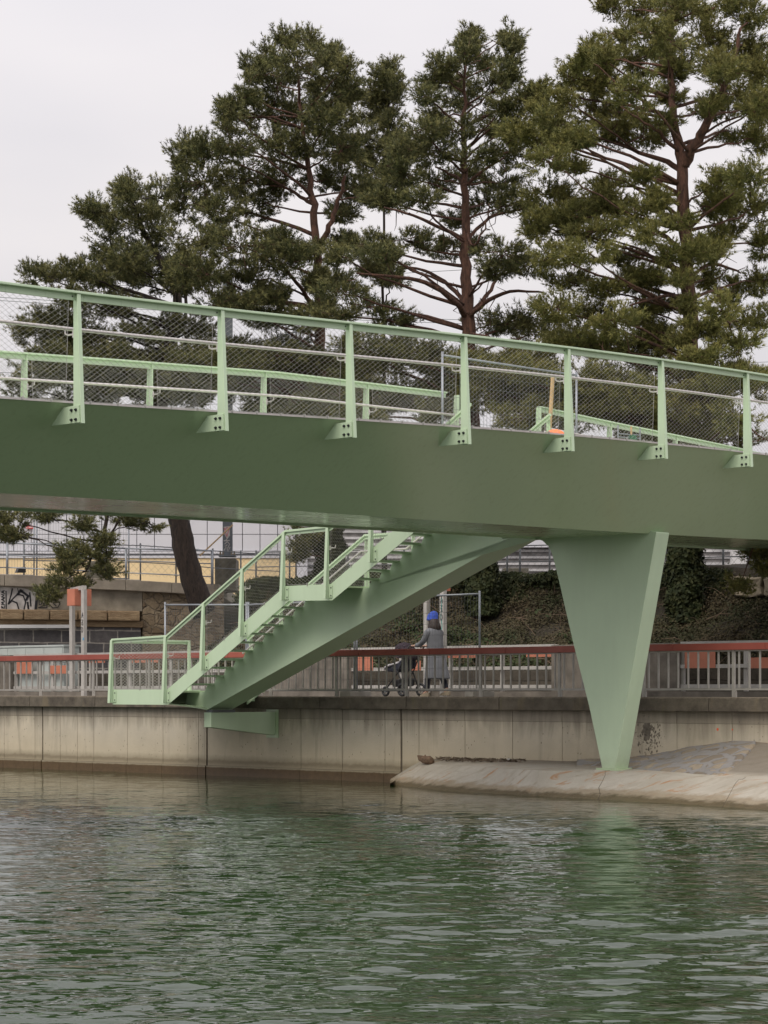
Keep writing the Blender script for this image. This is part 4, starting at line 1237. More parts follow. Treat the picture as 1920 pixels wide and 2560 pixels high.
# steel mast with graffiti and a lattice arm
mast = empty('steel_mast', at(568, 1396, 66.4), 'grey steel lineside mast with white tag and pink heart on a concrete footing', 'mast')
p0 = at(556.5, 1396, 66.2); p1 = at(580, 1396, 66.2); ztop_m = at(560, 690, 66.2).z; z0 = p0.z+.09
cx = (p0.x+p1.x)/2; hw = (p1.x-p0.x)/2
mm_ = MB()
steelb = simple('blue_grey_steel', (.17, .19, .21), .6, .25, 2, .2)
for sy in (-1, 1): mm_.box((cx, 66.34+sy*.13, (z0+ztop_m)/2), Vector((hw, 0, 0)), Vector((0, .008, 0)), UP*(ztop_m-z0)/2)
mm_.box((cx, 66.34, (z0+ztop_m)/2), Vector((.008, 0, 0)), Vector((0, .121, 0)), UP*(ztop_m-z0)/2)
mm_.build('column', steelb, mast)
MB().box((cx, 66.34, z0-.02), Vector((.24, 0, 0)), Vector((0, .24, 0)), UP*.02).build('base_plate', steelb, mast)
for sx in (-.2, -.12, .12, .2): MB().tube([(cx+sx, 66.2, z0-.05), (cx+sx, 66.2, z0+.12)], [.03, .025], 6).build('bolt', M['coping'], mast)
g = MB(); yf = 66.197
def fm(u, v): return Vector(((u-960)/F*yf, yf, ZC+(H-v)/F*yf))
g.prism([fm(559, 1317), fm(574, 1315), fm(575, 1340), fm(566, 1345), fm(561, 1336)], Vector((0, -.004, 0)))
for pts in ([(560, 1352), (574, 1351)], [(562, 1360), (568, 1354), (574, 1360), (570, 1370), (562, 1366), (568, 1362)], [(560, 1376), (566, 1366), (570, 1378), (575, 1368)], [(571, 1342), (565, 1350)]):
    stroke(g, [fm(*p) for p in pts], .025, Vector((0, -1, 0)))
g.build('graffiti', M['whitewash'], mast)
g = MB(); stroke(g, [fm(*p)+Vector((0, -.005, 0)) for p in [(560, 1320), (563, 1324), (567, 1319), (573, 1321), (567, 1342), (560, 1320)]], .014, Vector((0, -1, 0)), th=.003); g.build('graffiti', simple('pink_marker', (.6, .08, .14), .6, .1), mast)
arm = MB(); A0, A1 = at(568, 880, 66.3), at(800, 812, 66.3)
for dz in (0, -.42): arm.bar(A0+UP*dz, A1+UP*dz, .05, .05)
for k in range(9):
    q = k/8; a = A0.lerp(A1, q); b_ = A0.lerp(A1, min(1, q+.125)); arm.bar(a, a-UP*.42, .03, .03, Vector((0, 1, 0)), Vector((1, 0, 0)))
    if k < 8: arm.bar(a-UP*.42, b_, .03, .03)
arm.build('lattice_arm', steelb, mast)
MB().tube([at(582, 1312, 66.0), at(499, 1390, 66.0)], .022, 6).build('guy_rod', M['timber'], mast)
# overhead wires
pw_ = M['galv_dark']
for k, (Y, a, b) in enumerate([(72, (-700, 690), (2600, 815)), (72, (-700, 697), (2600, 827)), (74, (-700, 915), (2600, 870)), (74, (-700, 930), (2600, 905)), (78, (-700, 1000), (2600, 935)), (70, (-700, 730), (2600, 560))]):
    A, B = at(a[0], a[1], Y), at(b[0], b[1], Y); pts = [A.lerp(B, q/10) - UP*(.5*(1-(2*q/10-1)**2)) for q in range(11)]
    o = MB().tube(pts, .010, 4).build('overhead_wire', pw_)
    tag(o, ('uppermost dark wire crossing the sky left of the pines', 'second wire just below the uppermost one at left', 'thin wire seen through the bridge railing gaps, upper one', 'thin wire seen through the bridge railing gaps, lower one', 'lowest overhead wire behind the bridge railing', 'overhead wire hidden mostly by the pine crowns')[k], 'wire', 'overhead wires behind the pines')
# building with grey panels and yellow base
bl = empty('panel_building', at(200, 1440, 82), 'long low building clad in pale grey panels over a yellow base', 'building')
Yb = 82.0
def bx(u0, u1, v0, v1, y, dep, m, name, parent=bl, zb=None, bevel=0):
    a = at(u0, v1, y); b = at(u1, v0, y); z0 = zb if zb is not None else a.z
    return MB().box(((a.x+b.x)/2, y+dep/2, (z0+b.z)/2), Vector(((b.x-a.x)/2, 0, 0)), Vector((0, dep/2, 0)), UP*(b.z-z0)/2).build(name, m, parent, bevel=bevel)
M['panel'] = simple('pale_lilac_grey_cladding', (.56, .56, .60), .55, .03, 1)
M['yellow'] = simple('cream_yellow_render', (.74, .58, .34), .85, .06, 1)
M['band'] = simple('grey_metal_band', (.32, .33, .36), .5, .1, 3)
ueo = 738
a = at(-2200, 1380, Yb+.1); b = at(ueo, 1100, Yb+.1)
MB().box(((a.x+b.x)/2, Yb+6.1, (4.6+b.z)/2), Vector(((b.x-a.x)/2, 0, 0)), Vector((0, 5.95, 0)), UP*(b.z-4.6)/2).build('core', M['band'], bl)
pu = 44.0; k = 0; mb = MB(); mb2 = MB()
rows = [(1120, 1192), (1193.5, 1264), (1265.5, 1335), (1336.5, 1377)]
us_ = np.arange(ueo, -2200, -pu)
for u1 in us_:
    for v0, v1 in rows:
        a = at(u1-pu+.9, v1, Yb); b = at(u1-.9, v0, Yb)
        mb.box(((a.x+b.x)/2, Yb+.06, (a.z+b.z)/2), Vector(((b.x-a.x)/2, 0, 0)), Vector((0, .06, 0)), UP*(b.z-a.z)/2)
mb.build('wall_panel', M['panel'], bl)
bx(-2200, ueo, 1378.5, 1384, Yb-.08, .2, M['panel'], 'string_course'); bx(-2200, ueo, 1385, 1388.5, Yb+.02, .12, M['band'], 'string_course'); bx(-2200, ueo, 1389, 1395, Yb-.05, .2, M['panel'], 'string_course')
bx(-2200, ueo, 1396, 1450, Yb+.0, .12, M['yellow'], 'base_wall', zb=4.4)
# red notice with white mark
nt_ = MB(); a = at(64, 1322, 81.9); b = at(82.5, 1314, 81.9)
rd = MB().box(((a.x+b.x)/2, 81.93, (a.z+b.z)/2), Vector(((b.x-a.x)/2, 0, 0)), Vector((0, .02, 0)), UP*(b.z-a.z)/2).build('notice_plate', simple('signal_red', (.62, .04, .04), .5, .05), bl)
wm = MB(); 
def rp(u, v): return Vector(((u-960)/F*81.905, 81.905, ZC+(H-v)/F*81.905))
stroke(wm, [rp(66, 1316), (rp(66, 1320)), rp(70, 1320), rp(70, 1316.5), rp(67.5, 1316.5)], .012, Vector((0, -1, 0))); stroke(wm, [rp(72.5, 1318), rp(81, 1318)], .022, Vector((0, -1, 0)))
wm.build('notice_mark', simple('white_print', (.8, .78, .78), .6, .03), rd)
# louvred building further right
b2 = empty('louvred_building', at(1300, 1440, 80), 'low white building with horizontal grey boards behind the fence', 'building')
wb_ = simple('weathered_white_boards', (.50, .49, .50), .7, .35, 1.5)
gb_ = simple('dirty_grey_boards', (.27, .255, .25), .8, .35, 3)
a = at(745, 1440, 80.3); b = at(2500, 1160, 80.3)
MB().box(((a.x+b.x)/2, 86, (4.5+b.z)/2), Vector(((b.x-a.x)/2, 0, 0)), Vector((0, 5.6, 0)), UP*(b.z-4.5)/2).build('core', wb_, b2)
mb = MB(); mg = MB(); v = 1437; k = 0
while v > 1170:
    for q, m_ in ((0, mg), (1, mb)):
        h = 9 if q == 0 else 7
        a = at(750, v, 80); b = at(2490, v-h+.8, 80); yy = 80.1 if q == 0 else 80.0
        m_.box(((a.x+b.x)/2, yy+.09, (a.z+b.z)/2), Vector(((b.x-a.x)/2, 0, 0)), Vector((0, .08, 0)), UP*(b.z-a.z)/2); v -= h
mb.build('white_board', wb_, b2); mg.build('grey_board', gb_, b2)
bx(742, 768, 1376, 1440, 79.6, .4, M['panel'], 'corner_pier', b2, 4.4)
bx(1240, 1440, 1200, 1368, 79.7, .25, M['panel'], 'cladding_panel', b2)
# white cabinet and grey screen by the fence on the right
wc = empty('white_enclosure', at(1848, 1436, 60.5), 'white rectangular enclosure panel behind the fence at the right edge', 'enclosure')
bx(1830, 1867, 1374, 1410, 60.5, .3, simple('clean_white_panel', (.68, .67, .68), .6, .03), 'panel', wc); bx(1834, 1840, 1411, 1450, 60.55, .1, M['galv'], 'leg', wc, 4.4); bx(1848, 1864, 1411, 1417, 60.55, .1, M['black'], 'leg', wc, 4.4)
o = bx(1868, 1990, 1376, 1409, 60.9, .2, M['band'], 'grey_screen', wc)
# big stone blocks at the right end of the bank
M['bigstone'] = simple('rough_pale_stone', (.34, .285, .21), .95, .35, 3, 0, 1.0, 10)
for k, (u0, u1, v0, v1, l) in enumerate(((1826, 1842, 1440, 1480, 'narrow rough stone block at the left end of the block row'), (1843, 1904, 1441, 1492, 'large pale stone block with a dark lower edge on the bank'), (1906, 1975, 1442, 1492, 'rust topped stone block cut by the right edge of the picture'))):
    m8 = 7.6; a, z0 = tz(u0, v1, m8); b, z1 = tz(u1, v0, m8); rg = random.Random(k)
    j = lambda: rg.uniform(-.05, .05)
    rings = []
    for q in (0, .08, .5, .93, 1):
        ins = .05 if q in (0, 1) else 0
        rings.append([W(a+ins+j(), m8+ins+j(), z0+(z1-z0)*q), W((a+b)/2, m8+ins*.5+j(), z0+(z1-z0)*q+j()*.5), W(b-ins+j(), m8+ins+j(), z0+(z1-z0)*q), W(b-ins+j(), m8+.9, z0+(z1-z0)*q), W((a+b)/2, m8+.95, z0+(z1-z0)*q), W(a+ins+j(), m8+.9, z0+(z1-z0)*q)])
    tag(MB().loft(rings).build('stone_block', M['bigstone'], None, bevel=.02), l, 'stone block', 'stone blocks on the bank')
# ---------------------------------------------------------------- bank vegetation
def leaves(name, mat, cfg, label, kind='stuff', parent=None, cat=None):
    """cfg: list of (points array, normals array, size)"""
    Vs = []
    rng = np.random.RandomState(len(name))
    for P, Nn, sz in cfg:
        n = len(P); d = Nn + rng.normal(0, .55, (n, 3)); d /= np.linalg.norm(d, axis=1)[:, None]
        a = np.cross(d, rng.normal(0, 1, (n, 3))); a /= np.linalg.norm(a, axis=1)[:, None]; b = np.cross(d, a)
        s = (sz*rng.uniform(.6, 1.35, n))[:, None]
        Vs.append(np.stack([P-a*s, P+b*s*.55+d*s*.15, P+a*s, P-b*s*.55+d*s*.15], 1).reshape(-1, 3))
    o = mesh_np(name, np.concatenate(Vs), 4, mat, parent)
    if parent is None: tag(o, label, cat, kind=kind)
    return o
rng = np.random.RandomState(11)
M['ivy_low'] = foliage('creeping_ivy_leaves', (.030, .050, .018), (.050, .075, .028), (.09, .10, .04), 2)
M['dry_twig'] = simple('dry_brown_twigs', (.16, .11, .075), .9, .3, 5)
def bank_pts(n, t0, t1, m0, m1, lift):
    t = rng.uniform(t0, t1, n); m_ = rng.uniform(m0, m1, n)
    z = np.interp(m_, [4.9, 5.2, 7.4, 7.9, 8.4, 9.0], [2.1, 2.2, 3.35, 3.75, 4.35, TZ_]) + np.abs(rng.normal(0, lift, n))*(0.4+1.0*(np.sin(t*2.3+m_*1.7)*np.sin(t*.9-m_*2.9) > -.1))
    P = np.stack([O.x+D.x*t+N.x*m_, O.y+D.y*t+N.y*m_, z], -1)
    return P
tr_ = tz(2150, 1500, 7)[0]
P = bank_pts(95000, tB0+.1, tr_, 4.95, 8.2, .09); nn = np.tile(np.array([-N.x*.5, -N.y*.5, .85]), (len(P), 1))
leaves('ground_cover', M['scrub'], [(P, nn, .031)], 'low dark ground cover plants and dead leaves on the bank')
P = bank_pts(60000, tB0+.1, tr_, 4.95, 8.2, .08); sel = np.sin(P[:, 0]*1.1+P[:, 2]*2.3)*np.sin(P[:, 1]*.9-P[:, 2]*3.1+2) > .25; P = P[sel]
leaves('ivy_patches', M['ivy_low'], [(P, np.tile(np.array([-N.x*.5, -N.y*.5, .85]), (len(P), 1)), .045)], 'fresher green ivy patches creeping over the bank')
tw = MB(); rg = random.Random(8)
for k in range(230):
    t = rg.uniform(tB0, tr_); m_ = rg.uniform(5, 8.2); a = W(t, m_, bank_z(m_)+.06); e = a + D*rg.gauss(0, .35) - N*rg.uniform(0, .2) + UP*rg.uniform(-.05, .3)
    tw.tube([a, a.lerp(e, .5)+UP*rg.uniform(0, .08), e], [.010, .007, .004], 3, False)
tag(tw.build('fallen_twigs', M['dry_twig']), 'dry brown twigs lying tangled on the bank', kind='stuff')
# loose twigs, paler
P = bank_pts(5200, tB0+.1, tr_, 4.95, 8.3, .06)
leaves('dead_leaves', M['litter'], [(P, np.tile(np.array([-N.x*.4, -N.y*.4, .9]), (len(P), 1)), .022)], 'pale dead leaves scattered over the bank')
# clipped ivy hedge along the top of the bank
def ivy_hedge(u0, u1, label, seed, vt, vb, mrow=8.1):
    rg = np.random.RandomState(seed); t0, t1 = tz(u0, 1450, mrow)[0], tz(u1, 1450, mrow)[0]
    n = int(2900*(t1-t0)); t = rg.uniform(t0, t1, n); q = rg.rand(n)
    zt_, zb_ = tz((u0+u1)/2, vt, mrow)[1], tz((u0+u1)/2, vb, mrow)[1]
    z = zb_+(zt_-zb_)*q + .05*np.sin(t*3+seed); m_ = mrow + .15*np.sin(t*2.1+q*4) + .9*np.clip(q-.85, 0, 1)*rg.rand(n)*5 + rg.normal(0, .06, n)
    P = np.stack([O.x+D.x*t+N.x*m_, O.y+D.y*t+N.y*m_, z], -1)
    root = empty('ivy_hedge', W((t0+t1)/2, mrow, zb_), label, 'hedge')
    leaves('ivy_leaves', M['ivy'], [(P, np.tile(np.array([-N.x, -N.y, .35]), (n, 1)), .05)], None, parent=root)
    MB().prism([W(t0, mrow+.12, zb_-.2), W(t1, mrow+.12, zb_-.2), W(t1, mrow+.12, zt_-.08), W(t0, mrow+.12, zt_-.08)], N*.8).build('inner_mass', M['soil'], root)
ivy_hedge(600, 1170, 'dark ivy hedge on the bank behind the staircase', 1, 1434, 1505)
ivy_hedge(1190, 1420, 'dark ivy hedge between the ivy clad trunk and the pier', 2, 1432, 1500)
ivy_hedge(1640, 1815, 'dark ivy hedge beside the ivy clad pine at the right', 3, 1427, 1488)
# ---------------------------------------------------------------- pines
DS = 1920/1659.0
def blades(centers, dirs, lens, width, rng, nb, spread):
    """bristly needle tufts: nb thin blades fanning out round each direction"""
    n = len(centers)
    c = np.repeat(centers, nb, 0); d = np.repeat(dirs, nb, 0) + rng.normal(0, spread, (n*nb, 3)); d /= np.linalg.norm(d, axis=1)[:, None]
    s = np.cross(d, rng.normal(0, 1, d.shape)); s /= np.linalg.norm(s, axis=1)[:, None]
    L = np.repeat(lens, nb)*rng.uniform(.7, 1.25, n*nb); w = width
    st = c - d*.01
    V = np.stack([st - s*w, st + s*w, st + d*L[:, None]], 1)
    return V.reshape(-1, 3)
def pine(name, label, trunk, pads, Y0, seed, mat, depth=2.2, dens=1.0, group='pines on the terrace edge', ivy=None, forks=(), bark='bark_red', boughs=()):
    """trunk: [(x, y, radius m)] rows in survey units; pads: [(x, y, rx, ry)]"""
    rng = np.random.RandomState(seed); rg = random.Random(seed)
    TP = [at(x*DS, y*DS, Y0) for x, y, r in trunk]; TR = [r*(1 if name == 'leaning_pine' else .62) for x, y, r in trunk]
    root = empty(name, TP[0], label, 'tree', group)
    tb = MB()
    def sm(P, Rr):
        out, ro = [], []
        for i in range(len(P)-1):
            for q in (0, .25, .5, .75):
                p0 = P[max(i-1, 0)]; p1 = P[i]; p2 = P[i+1]; p3 = P[min(i+2, len(P)-1)]
                a = .5*((2*p1)+(p2-p0)*q+(2*p0-5*p1+4*p2-p3)*q*q+(3*p1-p0-3*p2+p3)*q**3); out.append(a + Vector((rg.gauss(0, .02), rg.gauss(0, .02), 0))); ro.append(Rr[i]+(Rr[i+1]-Rr[i])*q)
        return out+[P[-1]], ro+[Rr[-1]]
    tp, tr = sm(TP, TR); tb.tube(tp, tr, 12)
    axes = [(tp, tr)]
    for fk in forks:
        fp = [at(x*DS, y*DS, Y0+dy) for x, y, r, dy in fk]; fp, fr_ = sm(fp, [f[2]*.72 for f in fk]); tb.tube(fp, fr_, 8); axes.append((fp, fr_))
    allp = [(p, r) for A_, B_ in axes for p, r in zip(A_, B_)]
    C = []; DR = []; LN = []
    pads = list(pads)
    for k in range(int(len(pads)*{'open_pine': .16, 'tall_pine': .30, 'leaning_pine': .42}.get(name, .55))):      # second layer of boughs in depth
        p = pads[rg.randrange(len(pads))]
        if p[1] < 1000: pads.append((p[0]+rg.uniform(-16, 16), p[1]+rg.uniform(-6, 14), p[2]*.8, p[3]*.8))
    x0_, x1_ = {'leaning_pine': (60, 440), 'dense_pine': (420, 800), 'open_pine': (760, 1100), 'tall_pine': (1080, 1600)}.get(name, (0, 0))
    if x1_:
        for k in range(int((x1_-x0_)/22)):
            x_ = rg.uniform(x0_, x1_); y_ = 725+rg.random()*(190 if x_ > 600 else 130)+.07*(x_-500)
            pads.append((x_, y_, rg.uniform(40, 66), rg.uniform(20, 30)))
    for pi, pd in enumerate(pads):
        x, y, rx, ry = pd[:4]
        dy = pd[4] if len(pd) > 4 else rng.uniform(-depth, depth)
        Y = Y0+dy; c = at(x*DS, y*DS, Y); sc = Y/F*DS
        gz = 1.16 if 720 < y < 950 else (.95 if y > 1050 else (.93 if y < 200 and name != 'tall_pine' else 1.04)); RX, RZ = rx*sc*gz, ry*sc*gz; RY = max(.5, min(RX, 1.2))
        # limb to the pad
        best = min(allp, key=lambda pr: abs(pr[0].z-(c.z-.30*math.hypot(pr[0].x-c.x, pr[0].y-c.y))) + .35*(pr[0]-c).length)
        a, ra = best; dist = (c-a).length
        if name == 'tall_pine' and y > 1150:
            tb.tube([c+UP*2.2+Vector((1.2, 0, 0)), c+UP*1.2+Vector((.4, 0, 0)), c], [.03, .02, .008], 5, False)
        elif dist > .5:
            k = a.lerp(c, .45) + UP*(.10*dist*rg.uniform(-.6, 1.0)) + Vector((rg.gauss(0, .12), rg.gauss(0, .15), 0))
            pth_ = []; rad = []; r0 = min(ra*.6, .014+.010*dist)
            for q in np.linspace(0, 1, 8):
                p = a*(1-q)**2 + k*2*q*(1-q) + c*q*q; pth_.append(p + Vector((rg.gauss(0, .035), rg.gauss(0, .035), rg.gauss(0, .04)))*(q*1.0)); rad.append(r0*(1-q)+.012*q)
            tb.tube(pth_, rad, 6)
        ns = max(7, int((50 if 720 < y < 950 else (24 if y > 1050 else 40))*RX*RZ*dens+9))
        # sub-clumps: fans of shoots on twigs, tilted up
        for s_ in range(ns):
            v = rng.normal(0, 1, 3); v /= np.linalg.norm(v); rr = rng.rand()**.42
            sc_ = np.array(c) + v*rr*np.array([RX, RY, RZ])
            if rng.rand() < .55: tb.tube([c.lerp(Vector(sc_), .15), Vector(sc_)-UP*.05+Vector((rg.gauss(0, .06), 0, rg.gauss(0, .06))), Vector(sc_)], [.014, .009, .005], 3, False)
            nsh = rng.randint(14, 30); rs = rng.uniform(.16, .36)
            out = v*.7 + np.array([0, 0, .25]); out /= np.linalg.norm(out)
            w = rng.normal(0, 1, (nsh, 3)); w /= np.linalg.norm(w, axis=1)[:, None]; w *= (rng.rand(nsh)**.45)[:, None]; w[:, 2] *= .48
            q = sc_ + w*rs; q[:, 2] += .10*(w@out)
            dr = w*.6 + out*.5 + np.array([0, 0, .30]) + rng.normal(0, .18, (nsh, 3))
            C.append(q); DR.append(dr/np.linalg.norm(dr, axis=1)[:, None]); LN.append(rng.uniform(.075, .135, nsh))
    for bh in boughs:      # bare boughs
        fp = [at(x*DS, y*DS, Y0+dy) for x, y, r, dy in bh]; fp, fr_ = sm(fp, [f[2]*.62 for f in bh]); tb.tube(fp, fr_, 6)
        for k in range(2, len(fp)-1):
            if rg.random() < .6:
                e = fp[k]+Vector((rg.gauss(0, .3), rg.gauss(0, .3), rg.gauss(-.05, .28))); m_ = fp[k].lerp(e, .5)+Vector((rg.gauss(0, .06), 0, rg.gauss(0, .08)))
                tb.tube([fp[k], m_, e], [.014, .01, .005], 3, False)
    tb.build('trunk', M[bark], root, smooth=True)
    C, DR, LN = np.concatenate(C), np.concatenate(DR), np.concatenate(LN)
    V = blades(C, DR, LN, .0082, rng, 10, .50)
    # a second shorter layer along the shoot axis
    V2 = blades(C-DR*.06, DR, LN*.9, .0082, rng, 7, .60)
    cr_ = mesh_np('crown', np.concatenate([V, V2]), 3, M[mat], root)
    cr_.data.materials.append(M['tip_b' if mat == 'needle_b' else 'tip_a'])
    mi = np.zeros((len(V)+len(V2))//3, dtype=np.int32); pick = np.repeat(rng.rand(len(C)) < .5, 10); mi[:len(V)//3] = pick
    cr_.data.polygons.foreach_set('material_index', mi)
    if ivy:
        (y0, y1, w0, w1) = ivy; P = []; Nn = []
        n = 5200; q = rng.rand(n); ang = rng.uniform(math.pi*.9, math.pi*2.1, n)
        y = y0+(y1-y0)*q
        xs_ = np.interp(y, [t[1] for t in trunk][::-1], [t[0] for t in trunk][::-1])
        for i in range(n):
            p = at(xs_[i]*DS, y[i]*DS, Y0); r = (w1+(w0-w1)*(1-q[i]))*(1+.12*math.sin(q[i]*17+ang[i]*2))+rng.normal(0, .035)
            P.append((p.x+math.cos(ang[i])*r, p.y+math.sin(ang[i])*r, p.z)); Nn.append((math.cos(ang[i]), math.sin(ang[i]), .25))
        leaves('ivy', M['ivy'], [(np.array(P), np.array(Nn), .05)], None, parent=root)
        mb = MB(); mb.tube([at(float(np.interp(yy, [t[1] for t in trunk][::-1], [t[0] for t in trunk][::-1]))*DS, yy*DS, Y0) for yy in np.linspace(y0, y1, 8)], [w0+(w1-w0)*k/7-.04 for k in range(8)], 12)
        mb.build('ivy_stems', M['soil'], root)
    return root

# leftmost, leaning pine
T1 = [(100, 600, 62, 30), (75, 585, 26, 22), (150, 585, 50, 28), (215, 600, 70, 52), (280, 560, 80, 55), (235, 510, 42, 50), (195, 452, 36, 30), (245, 470, 40, 40), (300, 455, 52, 55), (285, 400, 28, 34), (265, 425, 30, 30), (340, 430, 38, 55),
      (340, 520, 70, 60), (330, 600, 80, 48), (400, 590, 70, 45), (110, 690, 62, 38), (70, 705, 32, 28), (180, 705, 70, 46), (160, 640, 46, 26), (260, 660, 60, 26), (120, 800, 95, 42), (55, 835, 46, 24), (230, 790, 100, 50), (330, 810, 85, 50),
      (400, 760, 85, 45), (430, 700, 60, 30), (400, 845, 90, 30), (270, 850, 100, 26), (150, 860, 80, 22), (380, 700, 60, 28), (300, 720, 60, 24), (480, 800, 60, 40)]
T1 += [(20, 1118, 50, 26, -3), (30, 1152, 34, 22, -3), (5, 1140, 30, 40, -3), (140, 1240, 34, 42, -4.5), (150, 1205, 24, 30, -4.5), (105, 1275, 36, 26, -4.5), (185, 1195, 34, 34, -4.2), (225, 1200, 30, 34, -4), (215, 1165, 34, 22, -4), (175, 1128, 44, 18, -4), (232, 1232, 22, 14, -4), (320, 1128, 60, 16, -3), (270, 1120, 60, 14, -3.5), (100, 1112, 40, 12, -3.5), (170, 1262, 20, 18, -4.4)]
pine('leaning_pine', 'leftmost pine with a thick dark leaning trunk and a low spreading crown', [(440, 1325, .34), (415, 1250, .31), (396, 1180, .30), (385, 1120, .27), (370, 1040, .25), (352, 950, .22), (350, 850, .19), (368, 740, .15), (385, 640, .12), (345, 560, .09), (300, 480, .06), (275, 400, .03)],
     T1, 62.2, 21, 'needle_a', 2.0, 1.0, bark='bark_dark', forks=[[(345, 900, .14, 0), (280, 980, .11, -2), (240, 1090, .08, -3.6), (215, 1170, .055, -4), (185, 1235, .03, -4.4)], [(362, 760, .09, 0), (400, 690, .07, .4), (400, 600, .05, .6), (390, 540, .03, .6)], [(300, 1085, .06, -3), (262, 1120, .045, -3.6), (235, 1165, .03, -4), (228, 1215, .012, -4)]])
# second pine, dense
T2 = [(620, 85, 30, 28), (675, 85, 28, 30), (640, 130, 70, 44), (580, 110, 32, 34), (715, 120, 38, 36), (755, 140, 28, 28), (545, 150, 30, 36), (690, 170, 70, 42), (600, 180, 70, 46), (535, 210, 34, 44), (755, 190, 32, 40), (500, 245, 24, 34), (560, 250, 62, 46), (640, 240, 70, 50), (715, 250, 54, 50), (500, 310, 46, 40), (410, 315, 36, 30), (455, 330, 50, 36), (580, 320, 70, 44), (660, 320, 70, 46), (740, 320, 50, 40),
      (390, 350, 32, 44), (440, 395, 70, 46), (530, 390, 70, 46), (620, 385, 60, 38), (720, 385, 60, 34), (400, 440, 46, 46), (470, 460, 70, 46), (555, 440, 60, 34), (430, 520, 70, 46), (520, 530, 74, 46), (590, 520, 44, 30), (440, 590, 70, 44), (540, 600, 66, 40), (620, 570, 44, 30), (500, 650, 70, 30), (590, 640, 40, 26), (680, 545, 40, 26), (790, 405, 40, 34), (740, 455, 36, 20), (655, 690, 50, 26),
      (560, 680, 70, 20), (500, 770, 70, 40), (620, 760, 60, 30), (560, 850, 90, 38), (650, 830, 90, 50), (740, 860, 90, 40), (680, 780, 60, 30), (620, 890, 90, 20)]
T2 += [(692, 600, 30, 18, -1.2), (700, 655, 26, 14, -1.2), (640, 545, 36, 18), (720, 600, 34, 18), (735, 520, 30, 18)]
T2 += [(650, 1160, 44, 26, -1), (640, 1190, 30, 22, -1), (700, 1150, 40, 22, 0)]
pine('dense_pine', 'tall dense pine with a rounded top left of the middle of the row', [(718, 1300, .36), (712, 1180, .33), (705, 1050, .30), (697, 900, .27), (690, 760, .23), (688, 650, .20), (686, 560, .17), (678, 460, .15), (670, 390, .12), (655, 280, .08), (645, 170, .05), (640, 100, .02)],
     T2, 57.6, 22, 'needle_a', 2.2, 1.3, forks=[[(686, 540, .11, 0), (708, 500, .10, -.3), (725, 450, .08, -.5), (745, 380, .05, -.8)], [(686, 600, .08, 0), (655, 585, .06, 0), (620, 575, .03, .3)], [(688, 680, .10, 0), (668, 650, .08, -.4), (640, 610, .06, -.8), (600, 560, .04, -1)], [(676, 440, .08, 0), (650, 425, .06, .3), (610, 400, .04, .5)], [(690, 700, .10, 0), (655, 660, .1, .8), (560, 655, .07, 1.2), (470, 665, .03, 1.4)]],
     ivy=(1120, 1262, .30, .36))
# slender pine standing behind, between the second and third
T2b = [(847, 145, 18, 26), (820, 165, 24, 28), (858, 185, 22, 30), (805, 200, 30, 30), (835, 215, 40, 40), (800, 250, 42, 40), (845, 270, 36, 36), (790, 300, 50, 40), (850, 315, 34, 30), (800, 350, 60, 36), (860, 365, 44, 34), (830, 410, 60, 30), (770, 540, 60, 28), (820, 575, 60, 26), (850, 600, 40, 20)]
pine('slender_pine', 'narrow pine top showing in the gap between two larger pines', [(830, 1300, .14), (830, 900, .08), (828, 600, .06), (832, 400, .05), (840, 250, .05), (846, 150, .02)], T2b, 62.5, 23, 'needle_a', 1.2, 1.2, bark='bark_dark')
# third pine, open whorled branches
T3 = [(1017, 85, 18, 28), (1100, 78, 14, 32), (1102, 120, 20, 32), (1000, 115, 36, 26), (955, 140, 28, 26), (1045, 135, 34, 28), (930, 170, 20, 20), (975, 175, 44, 30), (1060, 180, 40, 30), (1098, 165, 22, 26), (920, 205, 30, 22), (1010, 225, 60, 34), (950, 245, 46, 26), (1085, 230, 30, 26), (915, 280, 46, 28), (990, 285, 56, 32), (1065, 280, 40, 26), (1120, 215, 40, 26), (1155, 205, 20, 18), (1110, 270, 40, 28), (875, 325, 46, 26), (945, 330, 50, 30), (1035, 335, 44, 26), (1110, 330, 46, 32),
      (870, 375, 60, 34), (940, 390, 46, 26), (1010, 385, 30, 20), (1080, 395, 60, 30), (840, 425, 56, 26), (910, 430, 46, 18), (1050, 440, 50, 22), (1115, 440, 50, 34), (985, 475, 30, 16), (870, 520, 84, 22), (790, 530, 60, 26), (960, 535, 60, 24), (1020, 535, 30, 26), (1085, 545, 62, 30), (1130, 570, 46, 24), (735, 555, 34, 24), (830, 550, 60, 16), (1075, 585, 50, 16),
      (740, 630, 60, 28), (790, 660, 70, 20), (720, 680, 60, 24), (820, 690, 80, 16), (1130, 690, 70, 26), (1070, 700, 60, 20), (1170, 720, 60, 24), (870, 770, 90, 34), (780, 790, 60, 30), (850, 850, 90, 36), (950, 860, 80, 34), (760, 740, 50, 20), (940, 780, 50, 22)]
